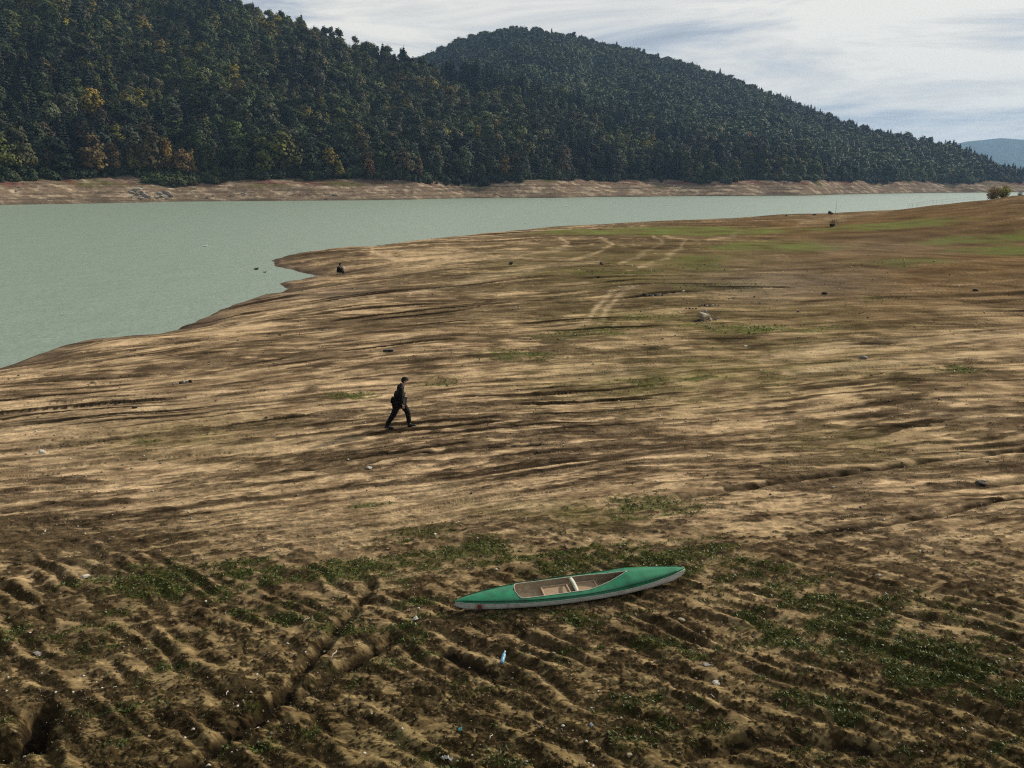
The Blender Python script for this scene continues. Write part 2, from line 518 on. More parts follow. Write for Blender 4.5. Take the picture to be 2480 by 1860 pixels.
def np_mesh(name, V, F, colors=None, smooth=False):
    """V (n,3), F (m,k) fixed-size polygons"""
    me = bpy.data.meshes.new(name)
    V = np.asarray(V, np.float32); F = np.asarray(F, np.int32)
    m, k = F.shape
    me.vertices.add(len(V)); me.vertices.foreach_set('co', V.ravel())
    me.loops.add(m * k); me.loops.foreach_set('vertex_index', F.ravel())
    me.polygons.add(m)
    me.polygons.foreach_set('loop_start', np.arange(0, m * k, k, dtype=np.int32))
    me.polygons.foreach_set('loop_total', np.full(m, k, np.int32))
    me.update(calc_edges=True)
    if colors is not None:
        at = me.attributes.new('tone', 'FLOAT_COLOR', 'POINT')
        c4 = np.ones((len(V), 4), np.float32); c4[:, :3] = colors
        at.data.foreach_set('color', c4.ravel())
    if smooth:
        me.polygons.foreach_set('use_smooth', np.ones(m, bool))
    me.update()
    return me


def grid_faces(nr, nc, wrap=False):
    i = np.arange(nr - 1)[:, None]; j = np.arange(nc - 1 if not wrap else nc)[None, :]
    jn = (j + 1) % nc
    a = i * nc + j; b = i * nc + jn; c = (i + 1) * nc + jn; d = (i + 1) * nc + j
    return np.stack([a, b, c, d], -1).reshape(-1, 4)


def ob(name, me, mat=None, parent=None):
    if isinstance(me, bmesh.types.BMesh):
        m = bpy.data.meshes.new(name)
        me.normal_update()
        me.to_mesh(m); me.free(); me = m
    o = bpy.data.objects.new(name, me)
    if mat is not None:
        if len(me.materials) == 0:
            me.materials.append(mat)
    return link(o, parent)


def empty(name, loc, rz=0.0):
    o = bpy.data.objects.new(name, None)
    o.location = loc; o.rotation_euler = (0, 0, rz)
    o.empty_display_size = 0.2
    return link(o)


# ------------------------------------------------------------------ materials
def new_mat(name):
    m = bpy.data.materials.new(name); m.use_nodes = True
    t = m.node_tree
    return m, t, t.nodes['Principled BSDF']


def simple(name, col, rough=0.7, noise=0.0, scale=8.0, spec=0.3, bump=0.0, col2=None):
    m, t, b = new_mat(name)
    b.inputs['Roughness'].default_value = rough
    b.inputs['Specular IOR Level'].default_value = spec
    if noise or bump or col2:
        tcx = N(t, 'ShaderNodeTexCoord')
        nz = N(t, 'ShaderNodeTexNoise'); nz.inputs['Scale'].default_value = scale
        nz.inputs['Detail'].default_value = 5; nz.inputs['Roughness'].default_value = 0.65
        t.links.new(tcx.outputs['Object'], nz.inputs['Vector'])
        c2 = col2 if col2 else tuple(c * (1 - noise) for c in col)
        r = ramp(t, [(0.36, col), (0.66, c2)])
        t.links.new(nz.outputs[0], r.inputs[0])
        t.links.new(r.outputs[0], b.inputs['Base Color'])
        if bump:
            bp = N(t, 'ShaderNodeBump'); bp.inputs['Strength'].default_value = bump; bp.inputs['Distance'].default_value = 0.02
            t.links.new(nz.outputs[0], bp.inputs['Height']); t.links.new(bp.outputs[0], b.inputs['Normal'])
    else:
        b.inputs['Base Color'].default_value = (*col, 1)
    return m


def tone_mat(name, sc_fine, contrast=0.35, bump=0.4, bdist=0.02, rough=0.9):
    m, t, b = new_mat(name)
    b.inputs['Roughness'].default_value = rough
    b.inputs['Specular IOR Level'].default_value = 0.0
    at = N(t, 'ShaderNodeAttribute'); at.attribute_name = 'tone'
    geo = N(t, 'ShaderNodeNewGeometry')
    mpn = N(t, 'ShaderNodeMapping'); mpn.inputs['Scale'].default_value = (0.8, 1.0, 1.0)
    t.links.new(geo.outputs['Position'], mpn.inputs[0])
    nz = N(t, 'ShaderNodeTexNoise'); nz.inputs['Scale'].default_value = sc_fine
    nz.inputs['Detail'].default_value = 6; nz.inputs['Roughness'].default_value = 0.7
    t.links.new(mpn.outputs[0], nz.inputs['Vector'])
    r = ramp(t, [(0.30, 1 - contrast), (0.70, 1 + contrast)])
    t.links.new(nz.outputs[0], r.inputs[0])
    c = mixc(t, 1.0, at.outputs['Color'], r.outputs[0], 'MULTIPLY')
    mp2 = N(t, 'ShaderNodeMapping'); mp2.inputs['Rotation'].default_value = (0, 0, math.radians(-13)); mp2.inputs['Scale'].default_value = (0.10 * sc_fine / 14, 0.75 * sc_fine / 14, 0.5)
    t.links.new(geo.outputs['Position'], mp2.inputs[0])
    nz2 = N(t, 'ShaderNodeTexNoise'); nz2.inputs['Scale'].default_value = 1.0; nz2.inputs['Detail'].default_value = 7; nz2.inputs['Roughness'].default_value = 0.75
    t.links.new(mp2.outputs[0], nz2.inputs['Vector'])
    r2_ = ramp(t, [(0.38, 1 - contrast * 0.35), (0.5, 1.0), (0.62, 1 + contrast * 0.3)])
    t.links.new(nz2.outputs[0], r2_.inputs[0])
    c = mixc(t, 1.0, c, r2_.outputs[0], 'MULTIPLY')
    t.links.new(c, b.inputs['Base Color'])
    bp = N(t, 'ShaderNodeBump'); bp.inputs['Strength'].default_value = bump; bp.inputs['Distance'].default_value = bdist
    t.links.new(nz.outputs[0], bp.inputs['Height']); t.links.new(bp.outputs[0], b.inputs['Normal'])
    return m


M_ground = tone_mat('lake_bed_soil', 14.0, 0.30, 0.7, 0.03)
M_hill = tone_mat('bank_soil', 0.9, 0.35, 0.8, 0.4)

# ------------------------------------------------------------------ ground sheet
TH = np.radians(41)
th = np.concatenate([np.linspace(-np.pi, -TH, 50)[:-1], np.linspace(-TH, TH, 1500), np.linspace(TH, np.pi, 50)[1:-1]])
vr = np.concatenate([np.linspace(1905, 1300, 430), np.linspace(1300, 640, 680)[1:], np.linspace(640, 500, 130)[1:]])
rr = (CAM_H + 0.0) / ray_tan(vr)
rr = np.concatenate([np.array([0.05, 1.5, 3.5, 5.5, 7.0, 8.0, 8.5]), rr[rr > 8.7], np.array([245, 262, 285, 320, 380, 460, 600.0])])
R_, T_ = np.meshgrid(rr, th, indexing='ij')
GX = R_ * np.sin(T_); GY = R_ * np.cos(T_)
gz, gsd, gmo, ggd, gmoss = gnd(GX, GY)
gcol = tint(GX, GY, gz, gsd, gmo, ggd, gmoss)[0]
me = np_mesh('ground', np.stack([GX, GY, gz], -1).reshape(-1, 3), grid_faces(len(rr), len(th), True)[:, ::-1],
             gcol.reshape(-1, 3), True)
ground = ob('ground', me, M_ground)
tag(ground, 'dried lake bed of pale mud with dark moss, furrows and old water lines', 'ground', kind='structure')
del GX, GY, gcol, ggd, gmoss, R_, T_

_cache = {}


def gz_at(x, y):
    a = np.array([float(x)]); b = np.array([float(y)])
    return float(gnd(a, b)[0][0])


def place(u, v):
    """where the sight line of photo pixel (u, v) meets the lake bed"""
    z = 0.0
    for _ in range(6):
        x, y = on_plane(u, v, z)
        z = float(base_z(np.array([x]), np.array([y]))[0])
    return x, y, gz_at(x, y)


# ------------------------------------------------------------------ far bank and hills
US = np.array([-1500, -600, 0, 336, 500, 785, 1000, 1121, 1345, 1450, 1682, 1900, 1951, 2100, 2242, 2399, 2600, 3000, 3700.0])
VS = np.array([520, 505, 497, 490, 487.5, 485.5, 484, 480, 479, 477, 475, 474, 473.5, 469.5, 467.5, 466, 464, 461, 458.0])
YS = (CAM_H - ZW) / ray_tan(VS)


def ys_of(U):
    return np.interp(U, US, YS)


A_U = np.array([-1500, -1200, -600, 0, 300, 500, 605, 796, 975, 1076, 1188, 1345, 1469, 1570, 1794, 1900, 2000, 2100, 4000.0])
A_V = np.array([-560, -500, -420, -250, -130, -50, 8, 84, 146, 174, 190, 232, 279, 312, 380, 424, 450, 470, 480.0])
A_Y = np.array([900, 900, 860, 820, 800, 790, 785, 780, 780, 780, 780, 780, 775, 765, 745, 740, 760, 800, 900.0])
B_U = np.array([-1500, 300, 700, 900, 1010, 1121, 1180, 1244, 1300, 1379, 1570, 1682, 1861, 2052, 2200, 2290, 2350, 2411, 2480, 2560, 2800, 4000.0])
B_V = np.array([330, 330, 230, 185, 152, 102, 84, 74, 76, 91, 138, 168, 236, 304, 335, 347, 372, 402, 424, 442, 452, 455.0])
B_Y = np.array([1400, 1400, 1380, 1360, 1350, 1350, 1350, 1350, 1340, 1330, 1290, 1250, 1170, 1090, 1040, 1010, 1000, 985, 975, 980, 1000, 1200.0])


def elev_z(v, y):
    return CAM_H + y * np.tan(np.arctan((930 - v) / FPX) - PITCH)


BANK_H = 10.2


def hill_z(x, y):
    U = u_of(x, y, 5.0)
    yn = y + 12 * perlin(x / 48, 3.3 + y / 90, 501) + 3 * perlin(x / 17, y / 25, 502)
    ys = ys_of(U)
    d = yn - ys
    bw = 40 + 8 * perlin(x / 80, 0.5 + 0 * y, 503)
    t = d / bw
    bank = ZW + (BANK_H - ZW) * np.where(t < 0, t * 0.6, np.minimum(t, 1.0) ** 0.85)
    bank = np.maximum(bank, -5)
    bank = bank + (1.6 * perlin(x / 40, y / 30, 507) + 0.6 * perlin(x / 15, y / 12, 504) + 0.35 * perlin(x / 4, y / 4, 505)) * ss(-0.02, 0.3, t) * ss(1.3, 0.8, t)
    bank = bank + 0.16 * np.sin(bank * 6.2832 / 0.95 + perlin(x / 30, y / 30, 508)) * ss(0.02, 0.1, t) * ss(0.95, 0.7, t)
    yb = ys + bw
    s = y - yb
    yA = np.interp(U, A_U, A_Y); zA = np.maximum(elev_z(np.interp(U, A_U, A_V), yA) - 11, 9)
    yB = np.interp(U, B_U, B_Y); zB = np.maximum(elev_z(np.interp(U, B_U, B_V), yB) - 9, 9)
    tA = s / np.maximum(yA - yb, 30)
    tB = s / np.maximum(yB - yb, 30)

    def prof(t, h, fall):
        up = np.clip(t, 0, 1)
        f = 0.25 * up + 0.75 * (up ** 1.15)
        f = f - 0.06 * np.sin(up * np.pi) ** 2 * 0
        crest = 1 - 0.12 * ss(0.8, 1.0, up) * 0
        return (h - BANK_H) * (f * crest) - np.maximum(t - 1, 0) * fall
    hA = prof(tA, zA, 170.0); hB = prof(tB, zB, 120.0)
    gul = 1 + 0.10 * perlin(U / 150.0, y / 500, 510) + 0.05 * perlin(U / 50.0, y / 200, 511)
    k = ss(0.98, 0.6, tA) * ss(0, 0.3, tA)
    hA = hA * (1 + (gul - 1) * k)
    kB = ss(0.98, 0.6, tB) * ss(0, 0.3, tB)
    hB = hB * (1 + (gul - 1) * 0.9 * kB)
    h = np.maximum(hA, hB)
    h = np.maximum(h, -14)
    z = bank + np.where(s > 0, h, 0)
    far = ss(1700, 2300, y)
    return z * (1 - far) + (-2) * far, t


Uc = np.concatenate([np.linspace(-1500, -120, 90)[:-1], np.linspace(-120, 2600, 1150), np.linspace(2600, 3900, 90)[1:]])
tq = np.concatenate([np.linspace(-35, 55, 130), 55 + np.cumsum(np.linspace(2, 22, 120)), np.array([1700, 2000, 2500, 3200.0])])
TT, UU = np.meshgrid(tq, Uc, indexing='ij')
HY = np.where(TT < 1600, ys_of(UU) + TT, TT + 400)
HX = (UU - 1240) / FPX * (HY * CP + 3.2 * SP)
HZ, Ht = hill_z(HX, HY)


def bank_color(x, y, z, t):
    C = lambda r, g, b: np.array([r, g, b])
    ln = fbm(x / 60, z / 0.9, 3, 601)
    bl = fbm(x / 12, y / 6, 4, 602); b2 = fbm(x / 3.0, y / 2.0, 3, 603)
    a = C(0.165, 0.122, 0.082); b = C(0.37, 0.29, 0.20); dk = C(0.065, 0.050, 0.036)
    w = ss(-0.05, 0.55, 1.3 * bl + 0.5 * b2)[..., None]
    col = a * (1 - w) + b * w
    l = (ss(0.0, 0.30, ln) * 0.65)[..., None]
    col = col * (1 - l) + dk * l
    red = (ss(0.55, 0.72, t) * ss(0.02, 0.35, fbm(x / 26, y / 9, 3, 604) + 0.08) * 0.65)[..., None]
    col = col * (1 - red) + C(0.110, 0.036, 0.030) * red
    gr = (ss(0.45, 0.6, t) * ss(0.18, 0.4, fbm(x / 40, y / 20, 3, 606)) * 0.8)[..., None]
    col = col * (1 - gr) + C(0.09, 0.085, 0.03) * gr
    wt = ss(0.10, 0.0, t)[..., None]
    col = col * (1 - 0.7 * wt) + C(0.075, 0.065, 0.045) * 0.7 * wt
    fo = ss(0.88, 1.02, t + 0.08 * bl)[..., None]
    col = col * (1 - fo) + C(0.022, 0.024, 0.015) * fo
    return np.clip(col, 0.01, 0.7)


me = np_mesh('hills', np.stack([HX, HY, HZ], -1).reshape(-1, 3), grid_faces(*HX.shape), bank_color(HX, HY, HZ, Ht).reshape(-1, 3), True)
hills = ob('hills', me, M_hill)
tag(hills, 'steep hills and bare drawdown bank across the lake', 'hills', kind='structure')


def place_hill(u, v):
    y = np.linspace(330, 1500, 4000)
    x = (u - 1240) / FPX * (y * CP + 3 * SP)
    z, t = hill_z(x, y)
    zr = CAM_H - y * ray_tan(v)
    hit = np.nonzero((z >= zr) & (y > ys_of(u) - 12))[0]
    i = hit[0] if len(hit) else 3999
    return float(x[i]), float(y[i]), float(z[i]), float(t[i])


# far blue hill at the right
fu = np.linspace(1500, 3600, 140); fy = np.linspace(5200, 8200, 60)
FU, FY = np.meshgrid(fu, fy)
FX = (FU - 1240) / FPX * FY * CP
fv = np.interp(FU, [1500, 2250, 2330, 2410, 2480, 2600, 2800, 3200, 4300], [415, 365, 348, 339, 343, 352, 345, 375, 425])
zt = elev_z(fv, 7000)
FZ = zt * np.sin(np.clip((FY - 5200) / 3000, 0, 1) * np.pi) ** 1.2 + 14 * fbm(FX / 500, FY / 500, 3, 701) * np.sin(np.clip((FY - 5200) / 3000, 0, 1) * np.pi) - 3
fcol = np.ones(FX.shape + (3,)) * np.array([0.045, 0.06, 0.03]) * (1 + 0.5 * fbm(FX / 90, FY / 200, 3, 702))[..., None]
me = np_mesh('far_hill', np.stack([FX, FY, FZ], -1).reshape(-1, 3), grid_faces(*FX.shape), fcol.reshape(-1, 3), True)
fh = ob('far_hill', me, tone_mat('far_woods', 0.02, 0.5, 1.0, 6.0))
tag(fh, 'low blue hill far off behind the right end of the ridge', 'hill', kind='structure')

# plain beyond everything to the horizon
bmh = bmesh.new()
bmesh.ops.create_grid(bmh, x_segments=2, y_segments=2, size=1)
bmesh.ops.transform(bmh, matrix=Matrix.Translation((0, 3700, -8)) @ Matrix.Diagonal((11900, 6100, 1, 1)), verts=bmh.verts)
pl = ob('plain', bmh, simple('plain_earth', (0.09, 0.085, 0.05), 0.95, 0.4, 0.01))
tag(pl, 'flat land beyond the lake reaching the horizon', 'land', kind='structure')

# ------------------------------------------------------------------ water
M_water, t, b = new_mat('lake_water')
b.inputs['Base Color'].default_value = (0.225, 0.285, 0.220, 1)
b.inputs['Roughness'].default_value = 0.34
b.inputs['IOR'].default_value = 1.33
geo = N(t, 'ShaderNodeNewGeometry')
hs = []
for sc_, sx, sy, st, det in ((1.6, 1.0, 1.7, 0.55, 3), (0.16, 1.0, 2.2, 0.35, 3)):
    mpn = N(t, 'ShaderNodeMapping'); mpn.inputs['Scale'].default_value = (sc_ * sx, sc_ * sy, 1); mpn.inputs['Rotation'].default_value = (0, 0, 0.3)
    t.links.new(geo.outputs['Position'], mpn.inputs[0])
    nz = N(t, 'ShaderNodeTexNoise'); nz.inputs['Scale'].default_value = 1.0; nz.inputs['Detail'].default_value = det
    t.links.new(mpn.outputs[0], nz.inputs['Vector'])
    hs.append((nz, st))
bp1 = N(t, 'ShaderNodeBump'); bp1.inputs['Strength'].default_value = 0.42; bp1.inputs['Distance'].default_value = 0.22
t.links.new(hs[0][0].outputs[0], bp1.inputs['Height'])
bp2 = N(t, 'ShaderNodeBump'); bp2.inputs['Strength'].default_value = 0.35; bp2.inputs['Distance'].default_value = 0.9
t.links.new(hs[1][0].outputs[0], bp2.inputs['Height'])
t.links.new(bp1.outputs[0], bp2.inputs['Normal'])
t.links.new(bp2.outputs[0], b.inputs['Normal'])
wv_ = [(-900, 5), (900, 5), (1500, 1400), (-1500, 1400)]
me = bpy.data.meshes.new('lake')
me.from_pydata([(x, y, ZW) for x, y in wv_], [], [(0, 1, 2, 3)])
lake = ob('lake', me, M_water)
tag(lake, 'grey-green rippled water of the low lake', 'water', kind='structure')

# ------------------------------------------------------------------ trees
rng = np.random.default_rng(7)


def leaf_quads(P, size, rng, nrm=None, aspect=1.0):
    n = len(P)
    a = rng.normal(size=(n, 3))
    if nrm is not None:
        a = a * 0.30 + nrm
    a /= np.linalg.norm(a, axis=1)[:, None] + 1e-9
    h = rng.normal(size=(n, 3))
    e1 = np.cross(a, h); e1 /= np.linalg.norm(e1, axis=1)[:, None] + 1e-9
    e2 = np.cross(a, e1)
    s = (size * rng.uniform(0.6, 1.4, n))[:, None]
    k = 0.25 * s * a
    V = np.stack([P - e1 * s - k, P - e2 * s * aspect + k * 0, P + e1 * s - k, P + e2 * s * aspect], 1).reshape(-1, 3)
    F = np.arange(4 * n).reshape(-1, 4)
    return V, F


def broadleaf(seed, nl, size, H=15.0, W=5.0):
    r = np.random.default_rng(seed)
    nlobe = 13
    lobes = []
    for i in range(nlobe):
        f = r.uniform(0.0, 1.0)
        zc = H * (0.16 + 0.72 * f)
        rad = W * 0.62 * math.sin(math.pi * (0.22 + 0.66 * f)) * r.uniform(0.35, 1.0)
        an = r.uniform(0, 6.28)
        lr = W * r.uniform(0.33, 0.52) * (1.12 - 0.45 * f)
        lobes.append((rad * math.cos(an), rad * math.sin(an), zc, lr))
    lobes.append((0, 0, H * 0.86, W * 0.36)); lobes.append((0, 0, H * 0.5, W * 0.6))
    pts = []; nr = []
    per = nl // len(lobes)
    for (a, b_, c, lr) in lobes:
        d = r.normal(size=(per, 3)); d /= np.linalg.norm(d, axis=1)[:, None]
        d[:, 2] = np.where(d[:, 2] < -0.5, -d[:, 2], d[:, 2])
        rad = lr * (r.uniform(0.72, 1.06, per) + 0.10 * np.sin(5 * d[:, 0] + seed) + 0.08 * np.sin(7 * d[:, 2]))
        pts.append(np.array([a, b_, c]) + d * rad[:, None] * np.array([1, 1, 0.85])); nr.append(d)
    P = np.concatenate(pts); Nn = np.concatenate(nr)
    P = P + 0.35 * r.normal(size=P.shape) + 0.5 * np.sin(P[:, [1, 2, 0]] * 1.9 + seed)
    Nn = Nn * 0.7 + 0.6 * (P - np.array([0, 0, H * 0.45])) / np.array([W, W, H * 0.5])
    return leaf_quads(P, size, r, Nn)


def conifer(seed, nl, size, H=18.0, W=3.2):
    r = np.random.default_rng(seed)
    f = r.uniform(0, 1, nl) ** 0.75
    f = 1 - f * 0.92
    lev = np.floor(f * 15) / 15 + r.normal(size=nl) * 0.008
    rad = W * (1 - lev) ** 0.85 * (0.35 + 0.65 * np.sqrt(r.uniform(0, 1, nl)))
    an = np.floor(r.uniform(0, 9, nl)) / 9 * 6.283 + lev * 23 + r.normal(size=nl) * 0.16
    z = H * (0.06 + 0.94 * lev) - rad * 0.32
    P = np.stack([rad * np.cos(an), rad * np.sin(an), z], -1)
    Nn = np.stack([np.cos(an) * 0.6, np.sin(an) * 0.6, np.full(nl, 0.8)], -1)
    V, F = leaf_quads(P, size, r, Nn)
    tip = leaf_quads(np.stack([np.zeros(12), np.zeros(12), np.linspace(H * 0.9, H * 1.02, 12)], -1), size * 0.5, r)
    return np.concatenate([V, tip[0]]), np.concatenate([F, tip[1] + len(V)])


def foliage_mat(name, stops, fine=0.28):
    m, t, b = new_mat(name)
    b.inputs['Roughness'].default_value = 0.75
    b.inputs['Specular IOR Level'].default_value = 0.12
    if len(stops) == 1:
        base = N(t, 'ShaderNodeRGB'); base.outputs[0].default_value = (*stops[0][1], 1); base = base.outputs[0]
    else:
        oi = N(t, 'ShaderNodeObjectInfo')
        r = ramp(t, stops, 'CONSTANT'); t.links.new(oi.outputs['Random'], r.inputs[0]); base = r.outputs[0]
    tcx = N(t, 'ShaderNodeTexCoord')
    nz = N(t, 'ShaderNodeTexNoise'); nz.inputs['Scale'].default_value = 0.45; nz.inputs['Detail'].default_value = 4
    t.links.new(tcx.outputs['Object'], nz.inputs['Vector'])
    rr_ = ramp(t, [(0.3, 1 - fine * 1.4), (0.7, 1 + fine * 1.8)])
    t.links.new(nz.outputs[0], rr_.inputs[0])
    c = mixc(t, 1.0, base, rr_.outputs[0], 'MULTIPLY')
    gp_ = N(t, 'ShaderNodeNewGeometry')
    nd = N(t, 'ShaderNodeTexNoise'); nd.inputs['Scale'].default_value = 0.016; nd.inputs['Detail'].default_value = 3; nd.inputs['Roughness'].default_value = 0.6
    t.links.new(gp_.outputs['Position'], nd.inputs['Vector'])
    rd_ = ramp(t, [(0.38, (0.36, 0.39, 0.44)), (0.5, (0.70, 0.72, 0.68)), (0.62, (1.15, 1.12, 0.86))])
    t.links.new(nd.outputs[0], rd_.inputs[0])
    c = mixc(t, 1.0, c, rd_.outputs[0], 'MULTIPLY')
    t.links.new(c, b.inputs['Base Color'])
    return m


G1 = (0.044, 0.062, 0.027); G2 = (0.060, 0.080, 0.032); G3 = (0.105, 0.125, 0.064); G4 = (0.130, 0.122, 0.072)
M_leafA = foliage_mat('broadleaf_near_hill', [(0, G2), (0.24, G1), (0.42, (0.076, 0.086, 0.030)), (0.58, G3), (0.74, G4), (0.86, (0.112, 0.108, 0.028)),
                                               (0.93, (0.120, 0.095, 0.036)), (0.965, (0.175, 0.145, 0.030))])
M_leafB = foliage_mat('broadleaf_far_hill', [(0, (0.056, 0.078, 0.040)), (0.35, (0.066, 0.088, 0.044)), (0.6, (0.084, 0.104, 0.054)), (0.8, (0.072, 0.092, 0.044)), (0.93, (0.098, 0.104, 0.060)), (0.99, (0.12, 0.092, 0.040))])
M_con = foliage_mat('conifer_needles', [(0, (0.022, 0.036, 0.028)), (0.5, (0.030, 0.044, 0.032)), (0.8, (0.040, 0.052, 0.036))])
M_trunk = simple('tree_bark', (0.10, 0.08, 0.06), 0.9, 0.5, 3.0)

BL_H, CN_H = 15.0, 18.0
protoA = bpy.data.collections.new('forest_near_kinds')
protoB = bpy.data.collections.new('forest_far_kinds')


def proto(coll, nm, VF, mat):
    me_ = np_mesh(nm, VF[0], VF[1]); me_.materials.append(mat)
    o = bpy.data.objects.new(nm, me_); coll.objects.link(o)
    return me_


nearB = []; nearC = []
for i in range(4):
    nearB.append(proto(protoA, 'kind_%d_crown' % i, broadleaf(100 + i, 1700, 0.44, BL_H, (6.4, 5.4, 6.9, 5.0)[i]), M_leafA))
for i in range(3):
    nearC.append(proto(protoA, 'kind_%d_spruce' % (i + 4), conifer(200 + i, 1100, 0.40, CN_H, (4.3, 3.7, 4.8)[i]), M_con))
for i in range(4):
    proto(protoB, 'kind_%d_crown' % i, broadleaf(300 + i, 520, 0.85, 12.5, (7.4, 6.6, 7.8, 6.2)[i]), M_leafB)
for i in range(2):
    proto(protoB, 'kind_%d_spruce' % (i + 4), conifer(400 + i, 380, 0.62, CN_H, (4.2, 3.6)[i]), M_con)


def inst_tree(coll):
    ng = bpy.data.node_groups.new('scatter', 'GeometryNodeTree')
    ng.interface.new_socket('Geometry', in_out='INPUT', socket_type='NodeSocketGeometry')
    ng.interface.new_socket('Geometry', in_out='OUTPUT', socket_type='NodeSocketGeometry')
    gi = ng.nodes.new('NodeGroupInput'); go = ng.nodes.new('NodeGroupOutput')
    ip = ng.nodes.new('GeometryNodeInstanceOnPoints')
    ci = ng.nodes.new('GeometryNodeCollectionInfo')
    ci.inputs['Collection'].default_value = coll
    ci.inputs['Separate Children'].default_value = True
    ci.inputs['Reset Children'].default_value = True

    def attr(nm, ty):
        a = ng.nodes.new('GeometryNodeInputNamedAttribute'); a.data_type = ty; a.inputs[0].default_value = nm
        return [s for s in a.outputs if s.enabled][0]
    L = ng.links.new
    L(gi.outputs[0], ip.inputs['Points']); L(ci.outputs[0], ip.inputs['Instance'])
    ip.inputs['Pick Instance'].default_value = True
    L(attr('kind_index', 'INT'), ip.inputs['Instance Index'])
    L(attr('turn', 'FLOAT_VECTOR'), ip.inputs['Rotation'])
    L(attr('size', 'FLOAT_VECTOR'), ip.inputs['Scale'])
    L(ip.outputs[0], go.inputs[0])
    return ng


def scatter(name, P, idx, rot, scl, coll):
    me_ = bpy.data.meshes.new(name)
    me_.vertices.add(len(P)); me_.vertices.foreach_set('co', np.asarray(P, np.float32).ravel())
    a = me_.attributes.new('kind_index', 'INT', 'POINT'); a.data.foreach_set('value', idx.astype(np.int32))
    a = me_.attributes.new('turn', 'FLOAT_VECTOR', 'POINT')
    t3 = np.zeros((len(P), 3), np.float32); t3[:, 2] = rot; a.data.foreach_set('vector', t3.ravel())
    a = me_.attributes.new('size', 'FLOAT_VECTOR', 'POINT'); a.data.foreach_set('vector', scl.astype(np.float32).ravel())
    me_.update()
    o = bpy.data.objects.new(name, me_); link(o)
    md = o.modifiers.new('scatter', 'NODES'); md.node_group = inst_tree(coll)
    return o


def scatter_points(y0, y1, dens, umin, umax, seed):
    r = np.random.default_rng(seed)
    w = (umax - umin) / FPX * y1
    n = int(w * (y1 - y0) * dens)
    xm = (umin - 1240) / FPX * y1
    x = r.uniform(xm, xm + w, n); y = r.uniform(y0, y1, n)
    U = u_of(x, y, 5)
    k = (U > umin) & (U < umax)
    x, y, U = x[k], y[k], U[k]
    z, t = hill_z(x, y)
    yb = ys_of(U) + 40
    yA = np.interp(U, A_U, A_Y); yB = np.interp(U, B_U, B_Y)
    return x, y, z, t, U, yA, yB, yb


x, y, z, t, U, yA, yB, yb = scatter_points(350, 1420, 1 / 25.0, -420, 2900, 11)
topv = v_of(y, z + 22)
k = (t > 0.97 + 0.30 * perlin(x / 42, 0.3 + 0 * y, 888) + 0.12 * perlin(x / 13, 0.3 + 0 * y, 889)) & (z > 4) & (topv < 480) & (topv > -260)
zA_here = hill_z((U - 1240) / FPX * (yA * CP + 3 * SP), yA)[0]
inA = (y < yA + 25) & (U < 2000)
inB = ~inA & (y < yB + 30) & (y > 500)
# drop what the near ridge hides
vridge = v_of(yA, zA_here)
hidden = inB & (U < 1900) & (v_of(y, z + 20) > vridge + 6) & (y > yA)
k &= (inA | inB) & ~hidden
x, y, z, t, U, inA = (q[k] for q in (x, y, z, t, U, inA))
r = np.random.default_rng(5)
n = len(x)
cz = fbm(x / 90, y / 110, 3, 801)
pcon = np.where(inA, 0.05 + 0.55 * ss(0.12, 0.40, cz), 0.02 + 0.2 * ss(0.25, 0.5, cz))
vv = v_of(y, z)
pcon = np.where(inA & (U < 250) & (vv > 230) & (vv < 420), 0.62, pcon)                 # spruce stand at the left edge
pcon = np.where(inA & (U > 1080) & (U < 1650) & (v_of(y, z) < np.interp(U, A_U, A_V) + 60), 0.75, pcon)  # dark spruce crest
pcon = np.where(~inA & (U > 1820) & (vv < np.interp(U, B_U, B_V) + 26), 0.5, pcon)
pcon = np.where(~inA & (U < 1820), 0.02, pcon)   # spruces on the right skyline
con = r.uniform(0, 1, n) < pcon
sz = r.choice([0.62, 0.85, 1.0, 1.2, 1.45, 1.65], n, p=[.12, .2, .25, .22, .13, .08]) * r.uniform(0.9, 1.1, n) * np.where(con, 0.95, 0.98)
sz = sz * np.where(inA, np.where(con, 1.0, 0.92), np.where(con, 0.75, 0.82))
sz = sz * np.where(U > 1900, 0.85, 1.0)
edge = (t < 1.22)
sz = np.where(edge, sz * r.uniform(0.45, 1.0, n), sz)
wide = r.uniform(0.72, 1.25, n)
scl = np.stack([sz * wide, sz * wide, sz], -1)
rot = r.uniform(0, 6.28, n)
kA = np.where(con, 4 + r.integers(0, 3, n), r.integers(0, 4, n))
kB = np.where(con, 4 + r.integers(0, 2, n), r.integers(0, 4, n))
PX = np.stack([x, y, z - 0.6], -1)

CABIN = place_hill(1839, 419)
